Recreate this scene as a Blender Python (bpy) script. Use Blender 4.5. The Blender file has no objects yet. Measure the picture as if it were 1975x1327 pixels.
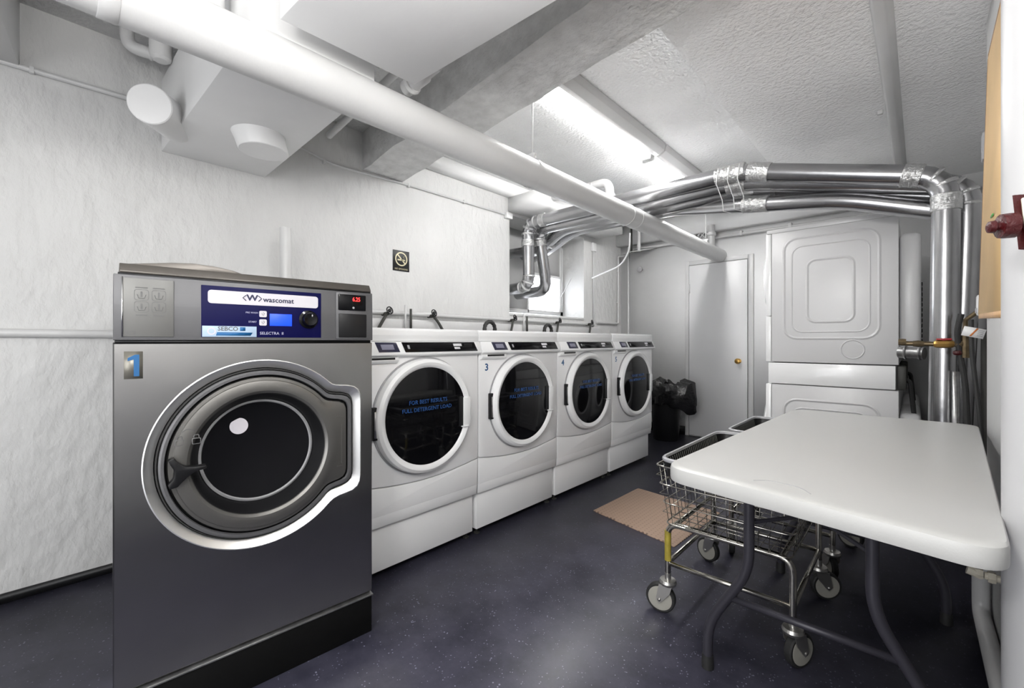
import bpy, bmesh, math, random
from mathutils import Vector, Matrix
R = math.radians
random.seed(4)
SC = bpy.context.scene
COL = SC.collection

# ------------------------------------------------------------------ camera
cd = bpy.data.cameras.new('camera'); cam = bpy.data.objects.new('camera', cd); COL.objects.link(cam)
cd.sensor_width = 36.0; cd.lens = 831.0/1975*36; cd.clip_start = 0.02
cd.shift_y = -5.5/1975
cam.location = (0, 0, 1.10); cam.rotation_euler = (R(90), 0, math.atan(773/831.0))
SC.camera = cam
# ------------------------------------------------------------------ world, lights, exposure
w = bpy.data.worlds.new('daylight'); SC.world = w; w.use_nodes = True
bg = w.node_tree.nodes['Background']; bg.inputs[0].default_value = (.93, .96, 1, 1); bg.inputs[1].default_value = 6.5
SC.view_settings.view_transform = 'Standard'; SC.view_settings.look = 'None'
SC.view_settings.gamma = 1; SC.view_settings.use_curve_mapping = False
SC.view_settings.exposure = 0.0
TUBE_POWER = 35.0
def area(name, loc, sx, sy, power, rot=(0, 0, 0), col=(1, .99, .97)):
    l = bpy.data.lights.new(name, 'AREA'); l.shape = 'RECTANGLE'; l.size = sx; l.size_y = sy; l.energy = power; l.color = col
    o = bpy.data.objects.new(name, l); COL.objects.link(o); o.location = loc; o.rotation_euler = rot
    return o
def point_fill(name, loc, power, rad=.11):
    l = bpy.data.lights.new(name, 'POINT'); l.energy = power; l.shadow_soft_size = rad; l.color = (1, .985, .96)
    o = bpy.data.objects.new(name, l); COL.objects.link(o); o.location = loc
# unseen fill lights added behind and above the camera to brighten walls and ceiling
point_fill('near_fill_light', (-.30, -.45, 1.72), 25, .16)
point_fill('overhead_fill_light', (-.28, .50, 1.86), 15, .07)  # added fill above the frame, lifts the soffit and tabletop
area('rear_fill_light', (-.75, -1.97, 1.05), 1.6, 1.9, 24, (R(90), 0, 0), (.97, .98, 1))  # added flat fill set before the closed near wall, no opening there
SC.view_settings.exposure = .8

# ------------------------------------------------------------------ materials
def mat(name, col, rough=.5, metal=0, bump=0, bscale=40, emit=0, var=0, vscale=3, coat=0, detail=4, aniso=0, stretch=None, spec=None, bdist=.01):
    m = bpy.data.materials.new(name); m.use_nodes = True
    nt = m.node_tree; b = nt.nodes['Principled BSDF']
    c = (*col, 1)
    b.inputs['Base Color'].default_value = c
    b.inputs['Roughness'].default_value = rough; b.inputs['Metallic'].default_value = metal
    if coat: b.inputs['Coat Weight'].default_value = coat
    if spec is not None: b.inputs['Specular IOR Level'].default_value = spec
    tc = nt.nodes.new('ShaderNodeTexCoord'); mp = nt.nodes.new('ShaderNodeMapping')
    nt.links.new(tc.outputs['Object'], mp.inputs[0])
    if stretch: mp.inputs['Scale'].default_value = stretch
    n = nt.nodes.new('ShaderNodeTexNoise'); n.inputs['Scale'].default_value = vscale; n.inputs['Detail'].default_value = 5
    nt.links.new(mp.outputs[0], n.inputs[0])
    r = nt.nodes.new('ShaderNodeValToRGB')
    v = var if var else .03
    r.color_ramp.elements[0].position = .3; r.color_ramp.elements[1].position = .7
    r.color_ramp.elements[0].color = tuple(max(0, x*(1-v)) for x in col)+(1,)
    r.color_ramp.elements[1].color = tuple(min(1, x*(1+v)) for x in col)+(1,)
    nt.links.new(n.outputs[0], r.inputs[0]); nt.links.new(r.outputs[0], b.inputs['Base Color'])
    if bump:
        n2 = nt.nodes.new('ShaderNodeTexNoise'); n2.inputs['Scale'].default_value = bscale; n2.inputs['Detail'].default_value = detail
        nt.links.new(mp.outputs[0], n2.inputs[0])
        bp = nt.nodes.new('ShaderNodeBump'); bp.inputs['Strength'].default_value = bump; bp.inputs['Distance'].default_value = bdist
        nt.links.new(n2.outputs[0], bp.inputs['Height']); nt.links.new(bp.outputs[0], b.inputs['Normal'])
    if emit:
        b.inputs['Emission Color'].default_value = c; b.inputs['Emission Strength'].default_value = emit
    return m
M = {}
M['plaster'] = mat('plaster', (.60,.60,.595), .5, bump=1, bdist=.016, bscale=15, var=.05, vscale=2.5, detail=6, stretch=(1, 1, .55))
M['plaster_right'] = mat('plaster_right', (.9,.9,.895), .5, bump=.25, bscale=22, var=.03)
M['back_wall'] = mat('back_wall', (.83,.83,.83), .5, bump=.12, bscale=30, var=.03)
M['popcorn'] = mat('popcorn', (.92,.92,.92), .7, bump=.8, bdist=.016, bscale=55, var=.04, detail=3)
M['rough_beam'] = mat('rough_beam', (.62, .62, .615), .75, bump=1.0, bscale=45, var=.12, vscale=14, detail=6)
M['smooth_ceiling'] = mat('smooth_ceiling', (.86,.86,.86), .6, bump=.15, bscale=30, var=.03)
M['white_paint'] = mat('white_paint', (.58,.58,.58), .33, bump=.08, bscale=25, var=.04)
M['duct_paint'] = mat('duct_paint', (.8,.8,.8), .45, bump=.1, bscale=18, var=.03)
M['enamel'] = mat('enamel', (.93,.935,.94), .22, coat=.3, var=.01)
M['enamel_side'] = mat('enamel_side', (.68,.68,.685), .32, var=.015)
M['grey_plastic'] = mat('grey_plastic', (.35, .35, .36), .45)
M['lid_grey'] = mat('lid_grey', (.11, .10, .09), .35, metal=.5, var=.05)
M['steel_panel'] = mat('steel_panel', (.115, .115, .12), .48, metal=.35, bump=.02, bscale=200, stretch=(1, .05, 1))
def brushed():
    m = mat('brushed_steel', (.36, .355, .35), .22, metal=1, var=.06, vscale=2)
    nt = m.node_tree; b = nt.nodes['Principled BSDF']
    tc = nt.nodes.new('ShaderNodeTexCoord'); mp = nt.nodes.new('ShaderNodeMapping'); mp.inputs['Scale'].default_value = (1, 260, 3)
    n = nt.nodes.new('ShaderNodeTexNoise'); n.inputs['Scale'].default_value = 3; n.inputs['Detail'].default_value = 2
    nt.links.new(tc.outputs['Object'], mp.inputs[0]); nt.links.new(mp.outputs[0], n.inputs[0])
    bp = nt.nodes.new('ShaderNodeBump'); bp.inputs['Strength'].default_value = .04; bp.inputs['Distance'].default_value = .004
    n3 = nt.nodes.new('ShaderNodeTexNoise'); n3.inputs['Scale'].default_value = 2.2
    nt.links.new(tc.outputs['Object'], n3.inputs[0])
    bp2 = nt.nodes.new('ShaderNodeBump'); bp2.inputs['Strength'].default_value = .25; bp2.inputs['Distance'].default_value = .02
    nt.links.new(n.outputs[0], bp.inputs['Height']); nt.links.new(n3.outputs[0], bp2.inputs['Height'])
    nt.links.new(bp2.outputs[0], bp.inputs['Normal']); nt.links.new(bp.outputs[0], b.inputs['Normal'])
    return m
M['brushed'] = brushed()
M['door_metal'] = mat('door_metal', (.19, .185, .175), .36, metal=.8, var=.04)
M['chrome'] = mat('chrome', (.75, .75, .74), .13, metal=1)
M['satin'] = mat('satin', (.95, .95, .94), .38, metal=1)
M['cart_chrome'] = mat('cart_chrome', (.55, .53, .48), .2, metal=1, var=.15, vscale=20)
M['black'] = mat('black', (.012, .012, .013), .35)
M['black_rubber'] = mat('black_rubber', (.02, .02, .02), .6)
M['black_plastic'] = mat('black_plastic', (.009, .009, .01), .38, spec=.3)
M['black_gloss'] = mat('black_gloss', (.004, .004, .005), .12, spec=.2)
M['glass_dark'] = mat('glass_dark', (.004, .004, .005), .05, spec=.45)
M['bag'] = mat('bag', (.01, .01, .011), .22, bump=.9, bscale=22)
M['plinth'] = mat('plinth', (.004, .004, .004), .6, bump=.1, spec=.15)
M['blue_panel'] = mat('blue_panel', (.002, .002, .045), .5, var=.1, spec=.15)
M['label_white'] = mat('label_white', (.55, .53, .57), .4)
M['ink'] = mat('ink', (.01, .012, .05), .5)
M['grey_ink'] = mat('grey_ink', (.12, .12, .12), .6)
M['pale_ink'] = mat('pale_ink', (.45, .45, .6), .6)
M['lcd'] = mat('lcd', (.005, .05, .85), .4, emit=.6)
M['led'] = mat('led', (1, .03, .03), .4, emit=1.5)
M['sticker_blue'] = mat('sticker_blue', (.008, .10, .27), .5)
M['glass_blue'] = mat('glass_blue', (.02, .08, .26), .4)
M['sticker_pale'] = mat('sticker_pale', (.36, .47, .6), .4)
M['display_text'] = mat('display_text', (.75, .75, .78), .4)
M['display_violet'] = mat('display_violet', (.03, .03, .06), .2)
M['gold'] = mat('gold', (.62, .56, .38), .4, metal=.3)
M['table_plastic'] = mat('table_plastic', (.47,.47,.46), .38, bump=.04, bscale=250, var=.01)
M['table_leg'] = mat('table_leg', (.045, .043, .055), .4, metal=.2)
M['foil'] = mat('foil', (.44,.44,.45), .27, metal=1, bump=.12, bscale=9, var=.08, vscale=8)
M['foil_tape'] = mat('foil_tape', (.62,.62,.62), .33, metal=.9, bump=.9, bscale=60)
M['galv'] = mat('galv', (.35, .35, .35), .35, metal=.9, var=.3, vscale=25)
M['brass'] = mat('brass', (.45, .27, .08), .3, metal=.9, var=.2, vscale=20)
M['old_brass'] = mat('old_brass', (.16, .12, .07), .4, metal=.8, var=.3, vscale=30)
M['red'] = mat('red', (.35, .01, .015), .35, bump=.2, bscale=60)
M['dark_red'] = mat('dark_red', (.05, .0015, .003), .4, bump=.5, bscale=80)
M['cork'] = mat('cork', (.85, .58, .28), .6, bump=.1, bscale=150, var=.05, vscale=6)
M['cork_frame'] = mat('cork_frame', (.33, .14, .04), .5, var=.2, vscale=20)
M['cork_ledge'] = mat('cork_ledge', (.65, .40, .2), .5, var=.08, vscale=20)
M['column'] = mat('column', (.50,.50,.51), .4, bump=.12, bscale=14, var=.02)
M['cream'] = mat('cream', (.62, .58, .48), .5, bump=.3, bscale=80)
M['green'] = mat('green', (.1, .35, .1), .5)
M['orange'] = mat('orange', (.5, .16, .04), .5)
M['caster_grey'] = mat('caster_grey', (.36, .35, .31), .45)
M['caster_metal'] = mat('caster_metal', (.5, .49, .47), .28, metal=.9)
M['tape_yellow'] = mat('tape_yellow', (.35, .28, .04), .5, var=.2, vscale=40)
M['basket_rim'] = mat('basket_rim', (.42, .42, .44), .35)
M['fitting_white'] = mat('fitting_white', (.75, .75, .75), .4)
M['dark_wood'] = mat('dark_wood', (.03, .027, .022), .5, var=.2)
M['iron'] = mat('iron', (.05, .05, .045), .5, metal=.3)
M['window_white'] = mat('window_white', (.7, .7, .7), .5)
M['ply'] = mat('ply', (.5, .5, .5), .5, var=.06)
M['fixture'] = mat('fixture', (.6, .6, .6), .35)
M['tube'] = mat('tube', (1, .995, .98), .4, emit=TUBE_POWER)
def floor_mat():
    m = bpy.data.materials.new('speckled_floor'); m.use_nodes = True; nt = m.node_tree; b = nt.nodes['Principled BSDF']
    tc = nt.nodes.new('ShaderNodeTexCoord')
    n = nt.nodes.new('ShaderNodeTexNoise'); n.inputs['Scale'].default_value = 5; n.inputs['Detail'].default_value = 10; n.inputs['Roughness'].default_value = .7
    r = nt.nodes.new('ShaderNodeValToRGB'); e = r.color_ramp.elements
    e[0].position = .3; e[0].color = (.018, .018, .030, 1); e[1].position = .75; e[1].color = (.070, .068, .098, 1)
    nt.links.new(tc.outputs['Object'], n.inputs[0]); nt.links.new(n.outputs[0], r.inputs[0])
    v = nt.nodes.new('ShaderNodeTexVoronoi'); v.inputs['Scale'].default_value = 75; v.inputs['Randomness'].default_value = 1
    nt.links.new(tc.outputs['Object'], v.inputs[0])
    n2 = nt.nodes.new('ShaderNodeTexNoise'); n2.inputs['Scale'].default_value = 24; n2.inputs['Detail'].default_value = 3
    nt.links.new(tc.outputs['Object'], n2.inputs[0])
    th = nt.nodes.new('ShaderNodeMath'); th.operation = 'MULTIPLY_ADD'; th.inputs[1].default_value = .62; th.inputs[2].default_value = -.19
    nt.links.new(n2.outputs[0], th.inputs[0])
    lt = nt.nodes.new('ShaderNodeMath'); lt.operation = 'LESS_THAN'
    nt.links.new(v.outputs['Distance'], lt.inputs[0]); nt.links.new(th.outputs[0], lt.inputs[1])
    mx = nt.nodes.new('ShaderNodeMix'); mx.data_type = 'RGBA'; mx.inputs['B'].default_value = (.21, .21, .28, 1)
    nt.links.new(lt.outputs[0], mx.inputs['Factor']); nt.links.new(r.outputs[0], mx.inputs['A'])
    nt.links.new(mx.outputs['Result'], b.inputs['Base Color'])
    rr = nt.nodes.new('ShaderNodeMapRange'); rr.inputs['To Min'].default_value = .28; rr.inputs['To Max'].default_value = .5
    n3 = nt.nodes.new('ShaderNodeTexNoise'); n3.inputs['Scale'].default_value = 2.5; n3.inputs['Detail'].default_value = 6
    nt.links.new(tc.outputs['Object'], n3.inputs[0]); nt.links.new(n3.outputs[0], rr.inputs[0]); nt.links.new(rr.outputs[0], b.inputs['Roughness'])
    bp = nt.nodes.new('ShaderNodeBump'); bp.inputs['Strength'].default_value = .12; bp.inputs['Distance'].default_value = .004
    nt.links.new(n2.outputs[0], bp.inputs['Height']); nt.links.new(bp.outputs[0], b.inputs['Normal'])
    return m
M['floor'] = floor_mat()
def mat_rubber():
    m = mat('tan_mat', (.33, .23, .17), .7)
    nt = m.node_tree; b = nt.nodes['Principled BSDF']
    tc = nt.nodes.new('ShaderNodeTexCoord')
    v = nt.nodes.new('ShaderNodeTexVoronoi'); v.inputs['Scale'].default_value = 38; v.inputs['Randomness'].default_value = 0
    nt.links.new(tc.outputs['Object'], v.inputs[0])
    r = nt.nodes.new('ShaderNodeValToRGB'); e = r.color_ramp.elements
    e[0].position = .28; e[0].color = (.13, .085, .065, 1); e[1].position = .42; e[1].color = (.36, .25, .185, 1)
    nt.links.new(v.outputs['Distance'], r.inputs[0]); nt.links.new(r.outputs[0], b.inputs['Base Color'])
    return m
M['tan_mat'] = mat_rubber()

# ------------------------------------------------------------------ mesh helpers
def B(): return bmesh.new()
def box(bm, x0, x1, y0, y1, z0, z1, bev=0, seg=2):
    t = bmesh.new(); bmesh.ops.create_cube(t, size=1)
    for v in t.verts: v.co = Vector((x0+(v.co.x+.5)*(x1-x0), y0+(v.co.y+.5)*(y1-y0), z0+(v.co.z+.5)*(z1-z0)))
    if bev: bmesh.ops.bevel(t, geom=t.edges[:], offset=bev, segments=seg, affect='EDGES', profile=.5)
    me = bpy.data.meshes.new('t'); t.to_mesh(me); t.free(); bm.from_mesh(me); bpy.data.meshes.remove(me)
    return bm
def prism(bm, pts, d, bev=0):
    """closed polygon of 3-D points extruded by vector d"""
    t = bmesh.new(); d = Vector(d)
    a = [t.verts.new(p) for p in pts]; b = [t.verts.new(Vector(p)+d) for p in pts]; n = len(pts)
    t.faces.new(a); t.faces.new(b[::-1])
    for i in range(n): t.faces.new([a[i], b[i], b[(i+1) % n], a[(i+1) % n]])
    bmesh.ops.recalc_face_normals(t, faces=t.faces)
    if bev: bmesh.ops.bevel(t, geom=t.edges[:], offset=bev, segments=2, affect='EDGES', profile=.5)
    me = bpy.data.meshes.new('t'); t.to_mesh(me); t.free(); bm.from_mesh(me); bpy.data.meshes.remove(me)
    return bm
def frame_for(d):
    d = d.normalized(); u = Vector((0, 0, 1)) if abs(d.z) < .9 else Vector((1, 0, 0))
    a = d.cross(u).normalized(); return a, d.cross(a).normalized()
def loft(bm, rings, cap0=False, cap1=False, closed=True):
    vs = [[bm.verts.new(p) for p in r] for r in rings]; n = len(rings[0])
    for i in range(len(vs)-1):
        for j in range(n if closed else n-1):
            k = (j+1) % n
            bm.faces.new([vs[i][j], vs[i][k], vs[i+1][k], vs[i+1][j]])
    if cap0: bm.faces.new(vs[0][::-1])
    if cap1: bm.faces.new(vs[-1])
    return vs
def fillet(path, rad, seg=5):
    P = [Vector(p) for p in path]; out = [P[0]]
    for i in range(1, len(P)-1):
        a, b, c = P[i-1], P[i], P[i+1]
        r = min(rad, (a-b).length*.49, (c-b).length*.49)
        p, q = b+(a-b).normalized()*r, b+(c-b).normalized()*r
        for k in range(seg+1):
            t = k/seg; out.append(p*(1-t)**2+b*2*t*(1-t)+q*t*t)
    out.append(P[-1]); return out
def tube(bm, path, r, n=12, fil=0, caps=True, seg=5):
    P = fillet(path, fil, seg) if fil else [Vector(p) for p in path]
    rs = r if isinstance(r, (list, tuple)) else [r]*len(P)
    a, b = frame_for(P[1]-P[0]); rings = []
    for i, p in enumerate(P):
        d = (P[min(i+1, len(P)-1)]-P[max(i-1, 0)]).normalized()
        a = (a-d*a.dot(d)).normalized(); b = d.cross(a)
        # keep the width through mitred bends
        rings.append([p+(a*math.cos(2*math.pi*k/n)+b*math.sin(2*math.pi*k/n))*rs[i] for k in range(n)])
    loft(bm, rings, caps, caps); return bm
def lathe(bm, prof, c, axis, n=32):
    """prof: (radius, height along axis)"""
    c = Vector(c); ax = Vector(axis).normalized(); a, b = frame_for(ax)
    rings = [[c+ax*h+(a*math.cos(2*math.pi*k/n)+b*math.sin(2*math.pi*k/n))*max(r, 1e-4) for k in range(n)] for r, h in prof]
    loft(bm, rings, True, True); return bm
TW = {}
def obj(name, bm, m, parent=None, world=False, smooth=True, bevel=None):
    if world and parent is not None: bmesh.ops.transform(bm, matrix=TW[root_of(parent)].inverted(), verts=bm.verts)
    bmesh.ops.recalc_face_normals(bm, faces=bm.faces)
    for e in bm.edges:
        if len(e.link_faces) == 2: e.smooth = e.calc_face_angle(0) < R(34)
    me = bpy.data.meshes.new(name); bm.to_mesh(me); bm.free()
    for p in me.polygons: p.use_smooth = smooth
    mm = M[m] if isinstance(m, str) else m
    me.materials.append(mm)
    o = bpy.data.objects.new(name, me); COL.objects.link(o)
    if parent is not None: o.parent = parent
    return o
def root_of(o):
    while o.parent: o = o.parent
    return o.name
def thing(name, label, cat, loc=(0, 0, 0), rz=0, group=None):
    o = bpy.data.objects.new(name, None); COL.objects.link(o); o.empty_display_size = .1
    o.location = loc; o.rotation_euler = (0, 0, rz); o['label'] = label; o['category'] = cat
    if group: o['group'] = group
    TW[o.name] = Matrix.Translation(loc) @ Matrix.Rotation(rz, 4, 'Z')
    return o
def tag(o, label, cat, group=None):
    o['label'] = label; o['category'] = cat
    if group: o['group'] = group
    return o
def struct(name, bm, m, parent=None, label=None, smooth=True):
    o = obj(name, bm, m, parent, smooth=smooth)
    if parent is None:
        o['kind'] = 'structure'
        if label: o['label'] = label
    return o
def text(name, s, size, m, parent, pos, sx=1, bold=0, rot=None, align='CENTER', thick=.0004):
    """flat lettering facing local +X, reading along +Y"""
    c = bpy.data.curves.new('t', 'FONT'); c.body = s; c.size = size; c.align_x = align; c.align_y = 'CENTER'; c.extrude = thick; c.resolution_u = 2
    t = bpy.data.objects.new('t', c); m0 = bpy.data.meshes.new_from_object(t); bpy.data.objects.remove(t); bpy.data.curves.remove(c)
    r = rot if rot is not None else Matrix(((0, 0, 1, 0), (1, 0, 0, 0), (0, 1, 0, 0), (0, 0, 0, 1)))
    bm = bmesh.new()
    for k, (dx, dy) in enumerate([(-1, 0), (0, 0), (1, 0), (0, -1), (0, 1)] if bold else [(0, 0)]):
        mm = m0.copy(); mm.transform(Matrix.Translation(pos) @ r @ Matrix.Translation((dx*bold, dy*bold, k*.00002)) @ Matrix.Diagonal((sx, 1, 1, 1)))
        bm.from_mesh(mm); bpy.data.meshes.remove(mm)
    me = bpy.data.meshes.new(name); bm.to_mesh(me); bm.free(); bpy.data.meshes.remove(m0)
    me.materials.append(M[m])
    o = bpy.data.objects.new(name, me); COL.objects.link(o); o.parent = parent
    return o
def copy_tree(o, parent=None):
    c = o.copy(); COL.objects.link(c); c.parent = parent
    for ch in list(o.children): copy_tree(ch, c)
    return c
def rrect(cy, cz, w, h, r, n=6):
    pts = []
    for qx, qz, a0 in ((1, 1, 0), (-1, 1, 90), (-1, -1, 180), (1, -1, 270)):
        for k in range(n+1):
            a = R(a0+90*k/n); pts.append((cy+qx*(w/2-r)+r*math.cos(a), cz+qz*(h/2-r)+r*math.sin(a)))
    return pts
def plateX(bm, pts, x0, x1, bev=0): return prism(bm, [(x0, p[0], p[1]) for p in pts], (x1-x0, 0, 0), bev)

# ================================================================== ROOM
LX, BY, RX = -2.8, 5.1, .225
# floor
struct('floor', box(B(), -3.2, .75, -2.0, 5.3, -.08, 0), 'floor')
# left wall with the deep window opening
bm = B()
WY0, WY1, WZ0, WZ1 = 2.975, 4.236, 1.365, 2.30
box(bm, -3.25, LX, -2.0, WY0, 0, 2.7); box(bm, -3.25, LX, WY1, 5.3, 0, 2.7)
box(bm, -3.25, LX, WY0, WY1, 0, WZ0); box(bm, -3.25, LX, WY0, WY1, WZ1, 2.7)
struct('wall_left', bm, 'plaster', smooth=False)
# lower, rounded swell of the plaster near the big washer
struct('wall_back', box(B(), LX, .75, BY, BY+.12, 0, 2.7), 'back_wall')
bm = B(); box(bm, RX, .75, -2.0, 2.65, 0, 2.7)
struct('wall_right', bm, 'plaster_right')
struct('wall_right_alcove', box(B(), .62, .75, 2.65, BY, 0, 2.7), 'back_wall')
struct('wall_near', box(B(), LX, RX, -2.1, -2.0, 0, 2.7), 'plaster_right')
# ceilings
struct('ceiling', box(B(), LX, .7, -2.0, 5.1, 2.55, 2.7), 'popcorn')
bm = B(); prism(bm, [(-.80, 1.3, 2.45), (-.5, 1.3, 2.425), (.62, 1.3, 2.43), (.62, 1.3, 2.55), (-.80, 1.3, 2.55)], (0, 3.8, 0))
struct('ceiling_soffit', bm, 'popcorn')
# concrete cross beams (very slightly out of square like in the room)
bm = B(); prism(bm, [(LX, 1.485, 2.29), (LX, 1.80, 2.29), (RX, 1.47, 2.29), (RX, 1.18, 2.29)], (0, 0, .26))
t = bmesh.ops.subdivide_edges(bm, edges=bm.edges[:], cuts=24, use_grid_fill=True)
for v in bm.verts:
    if v.co.z < 2.30: v.co += Vector((0, random.uniform(-.006, .006), random.uniform(-.004, .004)))
struct('trim_1', bm, 'rough_beam', smooth=True)
bm = B(); prism(bm, [(LX, -.45, 2.27), (LX, -.085, 2.27), (RX, -.33, 2.27), (RX, -.70, 2.27)], (0, 0, .28))
struct('trim_2', bm, 'duct_paint')
# ledge running along the head of the left wall in the far bay
struct('trim_3', box(B(), LX, -2.70, 1.80, 5.1, 2.455, 2.55), 'smooth_ceiling')
struct('trim_4', box(B(), LX, -2.45, WY0-.02, 4.5, 2.33, 2.455), 'duct_paint')
# soffit strip on the back wall
struct('trim_5', box(B(), LX, .62, 4.98, BY, 2.32, 2.55), 'smooth_ceiling')
struct('baseboard_back', box(B(), -2.6, -1.96, BY-.015, BY, 0, .10), 'black_plastic')
struct('baseboard_left', box(B(), LX, LX+.012, -2.0, 5.1, 0, .04), 'black_plastic')

# window in the deep recess
win = thing('window_1', '', '', (0, 0, 0)); del win['label']; del win['category']; win['kind'] = 'structure'
bm = B(); fx0, fx1 = -3.14, -3.10
box(bm, fx0, fx1, WY1-.05, WY1, WZ0, WZ1); box(bm, fx0, fx1, WY0, WY1, WZ0+.04, WZ0+.085)
obj('window_frame', bm, 'window_white', win)
bm = B(); box(bm, fx0, fx1-.015, WY0, 3.60, WZ0+.07, WZ1); box(bm, fx0, fx1-.015, 3.60, WY1-.05, 1.86, WZ1)
obj('blanking_panel', bm, 'ply', win)
bm = B(); box(bm, fx0, fx1, 3.585, 3.61, WZ0+.05, 1.88, .003); box(bm, fx0, fx1, 3.6, WY1-.04, 1.845, 1.87, .003)
obj('glazing_bar', bm, 'window_white', win)
glass = bpy.data.materials.new('frosted_glass'); glass.use_nodes = True
g = glass.node_tree.nodes['Principled BSDF']; g.inputs['Transmission Weight'].default_value = 1; g.inputs['Roughness'].default_value = .4; g.inputs['IOR'].default_value = 1.1
M['frosted'] = glass
obj('pane', box(B(), fx0+.01, fx0+.016, 3.60, WY1-.045, WZ0+.05, 1.86), 'frosted', win)
bm = B(); box(bm, fx0-.3, LX+.012, WY0+.001, WY1-.001, WZ0-.02, WZ0+.004, .003)
obj('window_sill', bm, 'white_paint', win)
bm = B(); tube(bm, [(-3.09, WY1-.03, 1.45), (-3.09, WY1-.03, 2.2)], .009, 8); tube(bm, [(-3.09, WY1-.06, 1.62), (-2.95, WY1-.02, 1.86)], .006, 8)
obj('window_stay', bm, 'white_paint', win)

# door on the back wall
dr = thing('door_1', '', '', (-1.60, BY, 0)); del dr['label']; del dr['category']; dr['kind'] = 'structure'
obj('door_leaf', box(B(), -1.905, -1.292, BY-.028, BY-.002, .015, 1.975, .003), 'enamel_side', dr, True)
bm = B(); box(bm, -1.955, -1.912, BY-.02, BY-.001, 0, 2.03, .004); box(bm, -1.285, -1.235, BY-.02, BY-.001, 0, 2.03, .004); box(bm, -1.911, -1.286, BY-.02, BY-.001, 1.982, 2.03, .004)
obj('door_frame', bm, 'white_paint', dr, True)
bm = B(); lathe(bm, [(.027, 0), (.027, .005), (.012, .008), (.011, .03), (.026, .036), (.030, .05), (.024, .062), (.005, .066)], (-1.375, BY-.028, .885), (0, -1, 0), 20)
obj('door_knob', bm, 'brass', dr, True)
bm = B(); box(bm, -1.908, -1.895, BY-.036, BY-.026, 1.66, 1.76); box(bm, -1.908, -1.895, BY-.036, BY-.026, .25, .35)
obj('hinge', bm, 'white_paint', dr, True)

# ================================================================== CEILING SERVICES
# large painted pipe
pipe_a, pipe_b = Vector((-1.44, -1.2, 1.962)), Vector((-1.575, BY-.005, 2.05))
def on_pipe(t): return pipe_a.lerp(pipe_b, t)
mp = thing('overhead_pipe', 'thick white painted pipe crossing under the whole ceiling to the door wall', 'pipe', pipe_a)
obj('pipe_run', tube(B(), [pipe_a, pipe_b], .074, 40), 'white_paint', mp, True)
for y, rr in ((2.86, .0765), (3.0, .0755)):
    tt = (y+1.2)/(BY+1.2); c = on_pipe(tt); d = (pipe_b-pipe_a).normalized()
    obj('pipe_joint', lathe(B(), [(rr, -.004), (rr+.001, 0), (rr, .004)], c, d, 36), 'white_paint', mp, True)
for y in (.10,):
    c = on_pipe((y+1.2)/(BY+1.2))
    obj('pipe_joint', lathe(B(), [(.0745, -.02), (.0758, -.018), (.0758, .018), (.0745, .02)], c, (pipe_b-pipe_a), 36), 'white_paint', mp, True)
for nm, y, lab in (('pipe_hanger', 1.78, 'white rod hanger gripping the big pipe beside the rough beam'), ('pipe_hanger', 4.62, 'white rod hanger gripping the far end of the big pipe')):
    c = on_pipe((y+1.2)/(BY+1.2)); h = thing(nm, lab, 'pipe hanger', c)
    d = (pipe_b-pipe_a).normalized(); bm = B(); n = 28
    outer = []; 
    for sgn in (-1, 1): outer.append([c+d*.012*sgn+Vector((math.cos(2*math.pi*k/n)*.0775, 0, math.sin(2*math.pi*k/n)*.0775)) for k in range(n)])
    loft(bm, outer); obj('clamp_band', bm, 'white_paint', h, True)
    obj('rod', tube(B(), [c+Vector((0, 0, .085)), (c.x, c.y, 2.55)], .005, 8), 'white_paint', h, True)
    bm = B(); box(bm, c.x-.02, c.x+.02, c.y-.012, c.y+.012, c.z+.074, c.z+.108, .004); tube(bm, [(c.x-.028, c.y, c.z+.10), (c.x+.028, c.y, c.z+.10)], .008, 8)
    obj('clamp_bolt', bm, 'white_paint', h, True)

# box ducts crossing the room
bm = B(); prism(bm, [(LX+.002, .39, 2.066), (LX+.002, .868, 2.066), (-1.50, .845, 2.066), (-1.50, .425, 2.066)], (0, 0, .36), .003)
bd = thing('box_duct', 'white painted box duct meeting the left wall above the steel washer', 'duct', (-2.2, .6, 2.066))
obj('duct_body', bm, 'duct_paint', bd, True)
bm = B()
box(bm, -2.62, -2.604, .382, .395, 2.15, 2.21)
obj('seam_strip', bm, 'duct_paint', bd, True)
st = thing('ceiling_port', 'round white capped collar hanging under the box duct', 'duct collar', (-2.27, .68, 2.066))
bm = B(); c0 = Vector((-2.25, .672, 2.066)); c1 = Vector((-2.255, .695, 2.0)); ring = lambda c, r, tilt=0: [c+Vector((r*math.cos(2*math.pi*k/40), r*math.sin(2*math.pi*k/40), tilt*math.sin(2*math.pi*k/40))) for k in range(40)]
loft(bm, [ring(c0, .112), ring(c0.lerp(c1, .4), .107), ring(c1, .106), ring(c1+Vector((0, 0, -.003)), .102)], False, True)
obj('collar', bm, 'duct_paint', st, True)
sp = thing('pipe_stub', 'short capped white pipe stub slanting from the side of the box duct', 'pipe stub', (-2.60, .40, 2.15))
a0, a1 = Vector((-2.57, .415, 2.135)), Vector((-2.31, .285, 2.08))
bm = B(); tube(bm, [a0, a1, a1+(a1-a0).normalized()*.004], [.082, .078, .074], 36)
obj('stub_pipe', bm, 'duct_paint', sp, True)
bm = B(); prism(bm, [(-1.40, .475, 2.072), (-1.385, .945, 2.072), (RX-.002, 1.05, 2.072), (RX-.002, .60, 2.072)], (0, 0, .36), .003)
tag(obj('box_duct', bm, 'duct_paint'), 'wide flat white duct panel between the big pipe and the rough beam', 'duct')
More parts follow.
